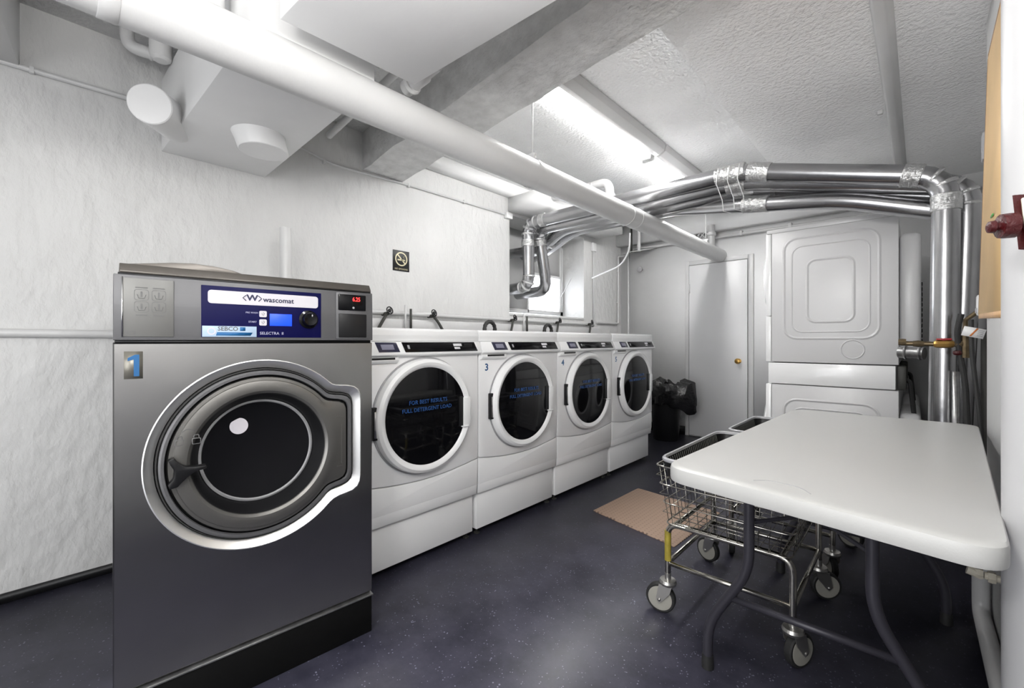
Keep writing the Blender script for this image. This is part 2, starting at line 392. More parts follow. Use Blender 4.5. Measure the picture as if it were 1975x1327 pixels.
# fitting on the far side of the wide duct
pf = thing('pipe_fitting', 'white ribbed pipe coupling poking out beside the rough beam', 'pipe fitting', (-1.42, 1.0, 2.12))
bm = B(); tube(bm, [(-1.50, .985, 2.12), (-1.38, .99, 2.13), (-1.37, .99, 2.13), (-1.30, .99, 2.135)], [.030, .030, .023, .023], 16)
obj('coupling', bm, 'white_paint', pf, True)
bm = B(); lathe(bm, [(.036, -.012), (.040, 0), (.036, .012)], (-1.46, .985, 2.123), (1, 0, .08), 16)
obj('coupling_ring', bm, 'white_paint', pf, True)

# elbows in the dark cavity upper left
ep = thing('elbow_pipe', 'white pipe elbow tucked in the shaded cavity at top left', 'pipe', (-2.66, .26, 2.47))
bm = B(); tube(bm, [(-2.66, .245, 2.548), (-2.66, .25, 2.465), (-2.62, .37, 2.455)], .027, 16, fil=.07, seg=8)
obj('pipe_bend', bm, 'white_paint', ep, True)
for p in ((-2.635, .33, 2.457),): obj('pipe_joint', lathe(B(), [(.0285, -.006), (.030, 0), (.0285, .006)], p, (.3, .9, -.05), 16), 'white_paint', ep, True)
cp = thing('capped_pipe', 'fat white drop pipe with rounded end in the top left cavity', 'pipe', (-2.58, .40, 2.42))
obj('pipe_run', lathe(B(), [(.044, .145), (.044, .03), (.040, .012), (.028, .002), (.004, 0)], (-2.56, .355, 2.40), (0, 0, 1), 20), 'white_paint', cp, True)
vp = thing('riser_pipe', 'white vertical pipe above the big pipe between the two ducts', 'pipe', (-1.62, .36, 2.3))
bm = B(); tube(bm, [(-1.66, .36, 2.548), (-1.66, .36, 2.05)], .035, 16); obj('pipe_run', bm, 'white_paint', vp, True)
vq = thing('branch_pipe', 'small white pipe between the box duct and the rough beam', 'pipe', (-2.3, 1.1, 2.35))
obj('pipe_run', tube(B(), [(-2.62, 1.17, 2.36), (-1.7, 1.12, 2.38)], .020, 14), 'white_paint', vq, True)

# cable along the head of the left wall
def cable(name, label, path, r, m='white_paint', cat='cable', clips=(), fil=.05):
    t = thing(name, label, cat, path[0]); obj('run', tube(B(), path, r, 10, fil=fil), m, t, True)
    for c in clips: obj('clip', box(B(), c[0]-.012, c[0]+.012, c[1]-.008, c[1]+.008, c[2]-.014, c[2]+.014, .003), m, t, True)
    return t
cable('conduit', 'thin white conduit along the head of the left wall, left of the pipe stub', [(LX+.012, -.9, 2.25), (LX+.012, -.139, 2.269), (LX+.012, .385, 2.281)], .011, clips=[(LX+.012, -.05, 2.27)])
cable('wall_cable', 'thin white cable drooping along the left wall under the rough beam', [(LX+.01, .875, 2.315), (LX+.01, 1.103, 2.302), (LX+.01, 1.19, 2.275), (LX+.01, 1.269, 2.262), (LX+.01, 1.4, 2.262), (LX+.01, 1.822, 2.279), (LX+.01, 2.92, 2.285)], .008, clips=[(LX+.008, 1.215, 2.262), (LX+.008, 1.85, 2.275), (LX+.008, 2.4, 2.282)], fil=.08)
tag(obj('junction_box', box(B(), LX, LX+.035, 2.90, 2.985, 2.25, 2.305, .005), 'fitting_white'), 'small white box at the far end of the wall cable', 'junction box')
# pipes on the left wall
pl = thing('wall_pipe', 'white horizontal pipe low on the left wall left of the steel washer', 'pipe', (LX+.02, -.5, 1.135))
obj('pipe_run', tube(B(), [(LX+.012, -1.9, 1.145), (LX+.012, .9, 1.128)], .018, 16), 'white_paint', pl, True)
pv = thing('standpipe', 'white vertical standpipe rising behind the steel washer', 'pipe', (LX+.03, .975, .9))
obj('pipe_run', tube(B(), [(-2.50, .878, .02), (-2.50, .878, 1.715)], .029, 24), 'white_paint', pv, True)
ps = thing('supply_pipe', 'white water pipe running along the left wall behind the white washers', 'pipe', (LX+.02, 1.5, 1.3))
obj('pipe_run', tube(B(), [(LX+.02, 1.2, 1.308), (LX+.02, 4.42, 1.300)], .016, 14), 'white_paint', ps, True)
sh = struct('trim_6', box(B(), LX, LX+.05, .95, 4.5, 1.15, 1.262, .01), 'white_paint')

# ceiling strip conduit (right)
sc = thing('ceiling_conduit', 'white boxed conduit running along the ceiling above the dryers', 'conduit', (-.095, 1.3, 2.4))
bm = B(); prism(bm, [(-.135, 1.45, 2.43), (-.125, 1.45, 2.402), (-.085, 1.45, 2.398), (-.06, 1.45, 2.43)], (.035, 3.4, 0), .006)
obj('conduit_cover', bm, 'white_paint', sc, True)
obj('clip', box(B(), -.15, -.125, 3.25, 3.27, 2.405, 2.43, .003), 'white_paint', sc, True)

# fluorescent fixtures in the bay
def fixture(y0, y1, label):
    f = thing('fluorescent_light', label, 'light', (-1.42, (y0+y1)/2, 2.55), 0, 'tube lights in the ceiling bay')
    bm = B(); prism(bm, [(-1.50, y0, 2.549), (-1.50, y0, 2.535), (-1.43, y0, 2.50), (-1.405, y0, 2.478), (-1.375, y0, 2.478), (-1.335, y0, 2.505), (-1.325, y0, 2.549)], (0, y1-y0, 0), .002)
    obj('housing', bm, 'fixture', f, True)
    for x in (-1.505, -1.462):
        obj('tube', tube(B(), [(x, y0+.03, 2.487), (x, y1-.03, 2.487)], .0165, 14), 'tube', f, True)
    for y in (y0+.02, y1-.02):
        obj('lamp_holder', box(B(), -1.525, -1.43, y-.011, y+.011, 2.466, 2.535, .004), 'fixture', f, True)
fixture(1.84, 3.08, 'fluorescent tube light nearer the rough beam, first of the two in line')
fixture(3.10, 4.34, 'fluorescent tube light farther from the rough beam, partly behind the foil ducts')
# white elbow pipe above the big pipe
we = thing('insulated_pipe', 'lagged white pipe with a round elbow behind the big overhead pipe', 'pipe', (-2.3, 3.2, 2.44))
bm = B(); tube(bm, [(-2.449, 3.2, 2.44), (-1.86, 3.2, 2.44), (-1.86, 3.2, 2.262)], .036, 20, fil=.10, seg=8)
obj('lagging', bm, 'white_paint', we, True)
for p, a in (((-2.02, 3.2, 2.435), (1, 0, 0)), ((-1.86, 3.21, 2.33), (0, 0, 1)), ((-2.40, 3.2, 2.44), (1, 0, 0))):
    obj('pipe_joint', lathe(B(), [(.0375, -.006), (.041, 0), (.0375, .006)], p, a, 20), 'white_paint', we, True)

# ================================================================== FOIL DRYER DUCTS
def duct(label, path, r, tapes, rings=()):
    t = thing('dryer_duct', label, 'duct', path[0], 0, 'foil dryer ducts')
    obj('duct_run', tube(B(), path, r, 24, fil=.13, seg=4), 'foil', t, True)
    for a, b in tapes:
        a, b = Vector(a), Vector(b); d = (b-a); bm = B(); n = 24; k = 12
        u, v = frame_for(d); rg = []
        for i in range(k+1):
            c = a+d*i/k; rg.append([c+(u*math.cos(2*math.pi*j/n)+v*math.sin(2*math.pi*j/n))*(r+.003+random.uniform(0, .003)) for j in range(n)])
        loft(bm, rg, True, True); obj('foil_tape', bm, 'foil_tape', t, True, smooth=False)
    return t
r = .055
def elbow_rings(t, c, d0, d1, r):  # segmented gore bands of an adjustable elbow
    for k in range(4):
        f = k/3; d = d0.lerp(d1, f).normalized()
        p = c-d0*.10*(1-f)**2+d1*.10*f*f
        obj('elbow_band', lathe(B(), [(r+.001, -.009), (r+.0045, -.004), (r+.0045, .004), (r+.001, .009)], p, d, 24), 'foil_tape', t, True)
# four ducts; d = (y, z at the window end, z at the kink, z at the right elbow, x of the right drop)
t = duct('topmost foil duct, nearest the camera, dropping past the dryer side', [(-3.10, 3.20, 1.62), (-2.68, 3.12, 1.62), (-2.68, 3.10, 2.215), (-.83, 3.10, 2.215), (.125, 3.10, 1.935), (.108, 3.10, .32)], r,
     [((-.98, 3.1, 2.215), (-.80, 3.1, 2.21)), ((-.78, 3.1, 2.2), (-.66, 3.1, 2.165)), ((-2.68, 3.1, 2.0), (-2.68, 3.1, 2.06)), ((-2.52, 3.1, 2.215), (-2.46, 3.1, 2.215)), ((-.04, 3.1, 1.983), (.03, 3.1, 1.963)), ((.124, 3.1, 1.84), (.123, 3.1, 1.76))])
elbow_rings(t, Vector((.125, 3.1, 1.935)), Vector((.955, 0, -.28)).normalized(), Vector((0, 0, -1)), r)
elbow_rings(t, Vector((-2.68, 3.1, 2.215)), Vector((0, 0, 1)), Vector((1, 0, 0)), r)
elbow_rings(t, Vector((-2.68, 3.12, 1.62)), Vector((1, 0, 0)), Vector((0, 0, 1)), r)
t = duct('second foil duct, just under and behind the topmost one', [(-3.10, 3.42, 1.60), (-2.66, 3.37, 1.60), (-2.66, 3.24, 2.185), (-.83, 3.225, 2.185), (.205, 3.21, 1.90), (.205, 3.21, 1.7), (.16, 3.23, .3)], r,
     [((-.95, 3.225, 2.185), (-.83, 3.225, 2.18)), ((-2.66, 3.27, 2.03), (-2.66, 3.26, 2.08))])
elbow_rings(t, Vector((.205, 3.21, 1.90)), Vector((.955, 0, -.28)).normalized(), Vector((0, 0, -1)), r)
elbow_rings(t, Vector((-2.66, 3.25, 2.185)), Vector((0, 0, 1)), Vector((1, 0, 0)), r)
obj('branch_duct', tube(B(), [(-2.70, 3.27, 2.0), (-3.10, 3.24, 2.0)], .048, 20), 'foil', t, True)
t = duct('third foil duct, farthest back of the four', [(-3.10, 3.52, 2.03), (-2.75, 3.42, 2.05), (-2.45, 3.345, 2.172), (-.83, 3.345, 2.168), (.20, 3.335, 1.87), (.255, 3.33, 1.80), (.20, 3.34, .3)], r,
     [((-.93, 3.345, 2.17), (-.8, 3.345, 2.16))])
elbow_rings(t, Vector((-2.75, 3.42, 2.05)), Vector((1, -.2, .1)).normalized(), Vector((1, 0, .3)).normalized(), r)
t = duct('lowest foil duct of the four, brightest underneath', [(-3.10, 3.66, 2.02), (-2.8, 3.57, 2.05), (-2.4, 3.465, 2.172), (-1.40, 3.465, 2.172), (-.83, 3.30, 2.045), (-.30, 3.22, 1.94), (.085, 3.225, 1.80)], .052,
     [((-.86, 3.31, 2.052), (-.70, 3.275, 2.02))])
wb = thing('duct_wire', 'loose white wire lashed round the foil ducts at their kink', 'wire', (-.85, 3.08, 2.15))
for x in (-.95, -.88, -.82):
    obj('wire_loop', tube(B(), [(x, 3.04, 2.25), (x-.01, 3.03, 2.15), (x+.01, 3.09, 2.05), (x, 3.15, 1.99), (x+.02, 3.25, 1.995)], .0025, 6), 'fitting_white', wb, True)
ch = thing('cable_loop', 'thin white cable hanging in a curve under the foil ducts', 'cable', (-1.9, 3.6, 2.0))
obj('run', tube(B(), fillet([(-1.86, 3.55, 2.07), (-1.86, 3.55, 1.92), (-2.05, 3.75, 1.83), (-2.6, 4.1, 1.80)], .2, 8), .008, 8), 'fitting_white', ch, True)

# ================================================================== BACK-WALL SERVICES
bp_ = thing('back_wall_pipe', 'white pipe running along the top of the door wall into the dryer corner', 'pipe', (-2, BY-.04, 2.25))
obj('pipe_run', tube(B(), [(-2.6, BY-.04, 2.265), (.6, BY-.04, 2.235)], .016, 14), 'white_paint', bp_, True)
for x in (-1.35, -.9): obj('clip', box(B(), x-.015, x+.015, BY-.06, BY, 2.235, 2.285, .003), 'white_paint', bp_, True)
rp = thing('riser_stub', 'short flanged white riser joining the far end of the big pipe', 'pipe', (-1.62, 5.0, 2.1))
bm = B(); lathe(bm, [(.035, 0), (.035, .13), (.048, .135), (.048, .165), (.035, .17), (.035, .25)], (-1.62, 4.96, 2.125), (0, 0, 1), 20); obj('pipe_run', bm, 'white_paint', rp, True)
c1 = thing('wall_conduit', 'slim vertical conduit with a small box right of the window recess', 'conduit', (LX+.012, 4.424, 1.28))
obj('run', tube(B(), [(LX+.012, 4.424, 1.27), (LX+.012, 4.424, 2.19)], .010, 10), 'white_paint', c1, True)
obj('conduit_box', box(B(), LX, LX+.03, 4.385, 4.465, 2.17, 2.27, .005), 'fitting_white', c1, True)
c2 = thing('corner_pipe', 'white pipe dropping near the corner and turning along the left wall', 'pipe', (LX+.02, 5.0, 1.3))
obj('run', tube(B(), [(LX+.02, 4.50, 1.325), (LX+.02, 5.0, 1.325), (LX+.02, 5.0, 2.19), (LX+.16, 5.0, 2.19)], .013, 10, fil=.03), 'white_paint', c2, True)
for z in (1.6, 2.0): obj('clip', box(B(), LX, LX+.03, 4.985, 5.015, z-.01, z+.01, .002), 'white_paint', c2, True)
c3 = thing('corner_riser', 'tall thin white pipe standing in the far left corner', 'pipe', (LX+.15, 5.03, 0))
obj('run', tube(B(), [(-2.66, 5.04, .02), (-2.66, 5.04, 2.3)], .012, 10), 'white_paint', c3, True)
c4 = thing('pipe_bracket', 'white bracket plate with two vertical pipes in the far corner', 'bracket', (-2.5, 4.95, 2.2))
bm = B(); prism(bm, [(-2.64, 4.86, 2.19), (-2.38, 4.86, 2.19), (-2.30, 5.09, 2.24), (-2.64, 5.09, 2.24)], (0, 0, .012)); obj('plate', bm, 'white_paint', c4, True)
obj('pipe_run', tube(B(), [(-2.46, 4.93, 2.2), (-2.46, 4.93, 2.5)], .022, 14), 'white_paint', c4, True)
obj('pipe_run', tube(B(), [(-2.56, 4.93, 2.2), (-2.56, 4.93, 2.5)], .012, 10), 'iron', c4, True)
c5 = thing('shutoff_valve', 'round white handwheel valve on the door wall below the bracket', 'valve', (-2.42, 5.05, 1.97))
bm = B(); lathe(bm, [(.012, 0), (.012, .05), (.032, .055), (.034, .07), (.01, .075)], (-2.50, BY-.002, 2.0), (0, -1, 0), 16); obj('handwheel', bm, 'grey_plastic', c5, True)
c6 = thing('cable_bundle', 'untidy knot of old cable on the door wall above the big pipe', 'cable', (-1.75, 5.0, 2.33))
bm = B()
for k in range(5):
    pts = [(-1.95+.05*j+random.uniform(-.015, .015), 5.0+random.uniform(-.02, .03), 2.27+.06*math.sin(j*1.1+k)+random.uniform(-.01, .01)) for j in range(8)]
    tube(bm, fillet(pts, .03, 3), .006, 6)
obj('strands', bm, 'white_paint', c6, True)

# no smoking sign
ns = thing('no_smoking_sign', 'small square black and cream no smoking sign on the left wall', 'sign', (LX+.002, 1.79, 1.705))
obj('plate', box(B(), LX, LX+.004, 1.722, 1.862, 1.622, 1.775, .001), 'black_plastic', ns, True)
bm = B(); x = LX+.004; n = 32; cy, cz = 1.792, 1.712
loft(bm, [[(x, cy+rr*math.cos(2*math.pi*k/n), cz+rr*math.sin(2*math.pi*k/n)) for k in range(n)] for rr in (.052, .052, .043, .043)][1:3])
for v in bm.verts: v.co.x = x+.001
prism(bm, [(x, cy-.036, cz+.03), (x, cy-.029, cz+.036), (x, cy+.036, cz-.03), (x, cy+.029, cz-.036)], (.0012, 0, 0))
box(bm, x, x+.0012, cy-.032, cy+.022, cz-.012, cz-.001); box(bm, x, x+.0012, cy+.026, cy+.032, cz-.012, cz-.001)
tube(bm, [(x+.001, cy+.026, cz+.004), (x+.001, cy+.018, cz+.014), (x+.001, cy+.026, cz+.026)], .0015, 6)
obj('symbol', bm, 'gold', ns, True)
o = text('lettering', 'NO SMOKING', .0175, 'gold', ns, (.0036, .002, -.068))

# ================================================================== STEEL WASHER (machine 1)
m1 = thing('industrial_washer', 'large brushed steel front-load washer numbered 1 with blue control panel', 'washing machine', (-1.507, .839, 0), -R(4.2))
CY, CZ_, RO = -.368, .741, .300
def ray_rect(th, y0, y1, z0, z1, r):
    # distance from the door centre to a rounded rectangle along angle th
    c, s = math.cos(th), math.sin(th); lo, hi = 0, 2.0
    def inside(d):
        y, z = CY+c*d, CZ_+s*d
        qy = max(y0+r-y, y-(y1-r), 0); qz = max(z0+r-z, z-(z1-r), 0)
        return math.hypot(qy, qz) <= r
    for _ in range(26):
        mid = (lo+hi)/2
        if inside(mid): lo = mid
        else: hi = mid
    return lo
ANG = sorted(set([round(2*math.pi*k/120, 5) for k in range(120)]+[round(math.atan2(z-CZ_, y-CY) % (2*math.pi), 5) for y in (-.725, 0) for z in (.150, 1.095)]))
KY1, KZ0, KZ1 = -.045, .545, .942
def keyhole(o, x):
    out = []
    for a in ANG:
        rc = RO-o
        rr = ray_rect(a, CY-.10, KY1-o, KZ0+o, KZ1-o, max(.035-o*.3, .012))
        d = max(rc, rr); out.append((x, CY+math.cos(a)*d, CZ_+math.sin(a)*d))
    # soften the waist where circle and box meet
    for _ in range(2):
        out = [out[i] if False else (x, (out[i-1][1]+2*out[i][1]+out[(i+1) % len(out)][1])/4, (out[i-1][2]+2*out[i][2]+out[(i+1) % len(out)][2])/4) for i in range(len(out))]
    return out
def rectring(x):
    return [(x, CY+math.cos(a)*ray_rect(a, -.725, 0, .150, 1.095, .0001), CZ_+math.sin(a)*ray_rect(a, -.725, 0, .150, 1.095, .0001)) for a in ANG]
def circ(rr, x): return [(x, CY+math.cos(a)*rr, CZ_+math.sin(a)*rr) for a in ANG]
bm = B(); loft(bm, [[(-.004, p[1], p[2]) for p in rectring(0)], [(0, CY+(p[1]-CY)*.992, CZ_+(p[2]-CZ_)*.992) for p in rectring(0)], keyhole(0, 0)])
# sides, back, underside
for (y0, y1) in ((-.725, -.723), (-.002, 0)): box(bm, -.75, -.004, y0, y1, .150, 1.095)
box(bm, -.75, -.745, -.723, -.002, .15, 1.095); box(bm, -.75, -.03, -.723, -.002, .15, .155)
body = obj('front_panel', bm, 'brushed', m1)
bm = B(); loft(bm, [keyhole(0, 0), keyhole(.003, 0.0015), keyhole(.026, -.014), keyhole(.0275, -.05)])
obj('door_recess_rim', bm, 'satin', m1)
bm = B(); loft(bm, [keyhole(.024, -.05), keyhole(.06, -.05)]); loft(bm, [keyhole(.028, -.05), keyhole(.029, -.010), keyhole(.032, -.003), keyhole(.035, -.008)])
obj('gasket', bm, 'black_rubber', m1)
bm = B(); loft(bm, [keyhole(.034, -.03), keyhole(.036, .002), keyhole(.041, .006), keyhole(.048, .006), keyhole(.050, -.002)])
obj('door_edge', bm, 'steel_panel', m1)
bm = B(); loft(bm, [keyhole(.050, -.01), keyhole(.053, -.004), keyhole(.057, -.01)]); obj('door_groove', bm, 'black', m1)
bm = B(); loft(bm, [keyhole(.055, -.01), keyhole(.057, .003), [(.004, p[1], p[2]) for p in keyhole(.066, 0)], circ(.232, .008), circ(.215, .012), circ(.200, .010), circ(.191, .002)])
door = obj('door', bm, 'door_metal', m1)
bm = B(); loft(bm, [circ(.192, .004), circ(.186, -.015), circ(.172, -.035), circ(.166, -.062)]); obj('bowl_rim', bm, 'black_plastic', door)
bm = B(); loft(bm, [circ(.166, -.052), circ(.160, -.048), circ(.157, -.056)]); obj('glass_trim', bm, 'grey_plastic', door)
bm = B(); loft(bm, [circ(.159, -.056), circ(.12, -.062), circ(.07, -.068), circ(.02, -.070)], False, True); obj('door_glass', bm, 'glass_dark', door)
bm = B(); lathe(bm, [(.026, 0), (.026, .0015), (.004, .002)], (-.062, -.425, .825), (1, 0, .04), 28); obj('round_sticker', bm, 'label_white', door)
bm = B()
hp = [(-.612, .765), (-.600, .772), (-.590, .757), (-.572, .742), (-.548, .738), (-.523, .738), (-.523, .727), (-.548, .724), (-.566, .712), (-.584, .695), (-.590, .687), (-.608, .684), (-.612, .694), (-.600, .712), (-.598, .735), (-.606, .750)]
plateX(bm, hp, .006, .034, .004); obj('door_handle', bm, 'black_plastic', door)
bm = B()
for z in (.83, .652):
    plateX(bm, rrect(-.125, z, .022, .004, .0019, 2), .002, .008)
box(bm, .002, .006, -.12, -.1165, .66, .80)
obj('hinge_cover', bm, 'door_metal', door)
# lock symbols on the door
bm = B()
for cy in (-.585, -.545):
    for pp in (rrect(cy, .808, .022, .018, .003, 2),):
        loft(bm, [[(.011, *p) for p in pp], [(.0115, cy+(p[0]-cy)*.8, .808+(p[1]-.808)*.8) for p in pp]])
    tube(bm, [(.011, cy-.006, .818), (.011, cy-.006, .826), (.011, cy+.006, .826), (.011, cy+.006, .818)], .0012, 6, fil=.005)
tube(bm, [(.011, -.580, .838), (.011, -.566, .848), (.011, -.55, .838)], .0012, 6, fil=.01)
obj('lock_symbol', bm, 'grey_ink', door)
# plinth
bm = B(); box(bm, -.74, .004, -.722, -.003, .0, .138, .004); obj('plinth', bm, 'plinth', m1)
bm = B(); box(bm, -.70, .010, -.724, .0, .138, .144, .002); obj('plinth_lip', bm, 'galv', m1)
# upper console
bm = B(); prism(bm, [(-.75, -.724, 1.103), (.003, -.724, 1.103), (.003, -.724, 1.2), (0, -.724, 1.281), (-.75, -.724, 1.281)], (0, .724, 0), .002); con = obj('console', bm, 'steel_panel', m1)
bm = B(); box(bm, -.74, -.008, -.72, -.004, 1.095, 1.104); obj('console_gap', bm, 'black', m1)
bm = B(); prism(bm, [(-.75, -.712, 1.285), (.002, -.712, 1.285), (.004, -.712, 1.290), (-.010, -.712, 1.312), (-.75, -.712, 1.312)], (0, .705, 0), .002)
lid = obj('top_lid', bm, 'lid_grey', m1)
bm = B(); prof = [(-.705, 1.300), (-.698, 1.3125), (-.66, 1.318), (-.60, 1.327), (-.55, 1.331), (-.50, 1.329), (-.45, 1.321), (-.42, 1.312), (-.42, 1.300)]
prism(bm, [(-.02, p[0], p[1]) for p in prof], (-.5, 0, 0), .001); obj('soap_hopper', bm, 'lid_grey', lid)
bm = B(); box(bm, -.74, -.001, -.715, -.006, 1.28, 1.286); obj('lid_seam', bm, 'black', m1)
# instruction plate
bm = B(); box(bm, .002, .006, -.705, -.597, 1.112, 1.272, .001); ip = obj('instruction_plate', bm, 'grey_plastic', con)
M['plate_grey'] = mat('plate_grey', (.15, .15, .145), .45, metal=.3); ip.data.materials[0] = M['plate_grey']
bm = B(); box(bm, .002, .0075, -.708, -.705, 1.112, 1.274); obj('plate_edge', bm, 'chrome', con)
bm = B()
for cy, cz in ((-.667, 1.227), (-.630, 1.227), (-.667, 1.194), (-.630, 1.194)):
    o1 = rrect(cy, cz, .031, .030, .006, 3); loft(bm, [[(.0065, *p) for p in o1], [(.0065, cy+(p[0]-cy)*.93, cz+(p[1]-cz)*.93) for p in o1]])
    tube(bm, [(.0065, cy-.009, cz+.001), (.0065, cy-.006, cz-.009), (.0065, cy+.006, cz-.009), (.0065, cy+.009, cz+.001)], .0009, 5)
    box(bm, .006, .0068, cy-.002, cy+.002, cz-.006, cz+.009)
for cy in (-.667, -.630): box(bm, .006, .0068, cy-.013, cy+.013, 1.2455, 1.2485); box(bm, .006, .0068, cy-.012, cy+.012, 1.170, 1.173)
o1 = rrect(-.690, 1.123, .020, .010, .002, 2); loft(bm, [[(.0065, *p) for p in o1], [(.0065, -.690+(p[0]+.690)*.8, 1.123+(p[1]-1.123)*.7) for p in o1]])
obj('instruction_symbols', bm, 'grey_ink', con)['kind'] = 'stuff'
# blue control panel
bm = B(); box(bm, .001, .005, -.533, -.190, 1.112, 1.267, .001); bl = obj('control_panel', bm, 'blue_panel', con)
bm = B(); plateX(bm, rrect(-.359, 1.234, .316, .040, .009), .005, .0062); obj('brand_plate', bm, 'label_white', con)
text('brand_lettering', 'wascomat', .0225, 'ink', con, (.0065, -.325, 1.233), 1.0, bold=.0005)
text('brand_emblem', 'W', .026, 'ink', con, (.0065, -.401, 1.236), 1.15, bold=.0010)
for s in (-1, 1):
    bm = B(); cy = -.401; tube(bm, [(.0068, cy+s*.017, 1.244), (.0068, cy+s*.026, 1.2355), (.0068, cy+s*.017, 1.227)], .0014, 6); obj('emblem_bracket', bm, 'ink', con)
bm = B(); box(bm, .005, .0065, -.3515, -.285, 1.150, 1.189, .0005); obj('display', bm, 'lcd', con)
for cz in (1.187, 1.160):
    bm = B(); plateX(bm, rrect(-.371, cz, .021, .020, .004), .005, .0075); bt = obj('button', bm, 'label_white', con)
    bm = B(); tube(bm, [(.0078, -.375, cz+.002), (.0078, -.371, cz-.005), (.0078, -.367, cz+.002), (.0078, -.371, cz+.005)], .0008, 5); obj('button_symbol', bm, 'grey_ink', con)
text('panel_lettering', 'PRE WASH', .0072, 'pale_ink', con, (.0052, -.402, 1.190))
text('panel_lettering', 'START', .0078, 'pale_ink', con, (.0052, -.400, 1.161))
text('panel_lettering', 'SELECTRA  II', .0125, 'pale_ink', con, (.0052, -.345, 1.125))
bm = B(); lathe(bm, [(.031, 0), (.031, .002), (.024, .004), (.023, .022), (.020, .026), (.010, .024), (.004, .024)], (.005, -.232, 1.174), (1, 0, 0), 32); obj('dial', bm, 'black_gloss', con)
bm = B(); box(bm, .03, .0315, -.229, -.226, 1.183, 1.190); obj('dial_mark', bm, 'label_white', con)
bm = B(); box(bm, .005, .0062, -.531, -.389, 1.113, 1.146, .0004); obj('service_sticker', bm, 'sticker_pale', con)
text('sticker_lettering', 'SEBCO', .0175, 'grey_ink', con, (.0065, -.466, 1.1375), bold=.0004)
bm = B(); box(bm, .0062, .0066, -.4345, -.420, 1.132, 1.1435); prism(bm, [(.0062, -.497, 1.117), (.0062, -.494, 1.127), (.0062, -.400, 1.127), (.0062, -.406, 1.117)], (.0004, 0, 0)); obj('sticker_print', bm, 'sticker_blue', con)
bm = B(); n = 20; loft(bm, [[(.0066, -.508+rr*math.cos(2*math.pi*k/n), 1.130+rr*math.sin(2*math.pi*k/n)) for k in range(n)] for rr in (.011, .0075)]); obj('sticker_emblem', bm, 'label_white', con)
# coin box
bm = B(); box(bm, .001, .007, -.139, -.020, 1.108, 1.276, .002); obj('coin_frame', bm, 'steel_panel', con)
bm = B(); box(bm, .004, .012, -.132, -.030, 1.212, 1.270, .003); cb = obj('price_display', bm, 'black_gloss', con)
bm = B(); box(bm, .004, .010, -.130, -.026, 1.113, 1.200, .003); obj('coin_slot_cover', bm, 'black_plastic', con)
text('price_digits', '6.25', .0215, 'led', con, (.0125, -.067, 1.2525), .8, bold=.0003)
bm = B(); lathe(bm, [(.004, 0), (.004, .001), (.001, .0012)], (.012, -.078, 1.222), (1, 0, 0), 12); obj('indicator', bm, 'grey_plastic', con)
bm = B(); box(bm, .0, .0012, -.703, -.664, .997, 1.072); ob = obj('number_backing', bm, mat('number_backing', (.22, .21, .18), .4, metal=.6), m1)
bm = B(); plateX(bm, [(-.6715, 1.004), (-.6715, 1.063), (-.6805, 1.063), (-.6955, 1.054), (-.6955, 1.046), (-.6830, 1.050), (-.6830, 1.004)], .0012, .0018)
obj('number', bm, 'sticker_blue', m1)

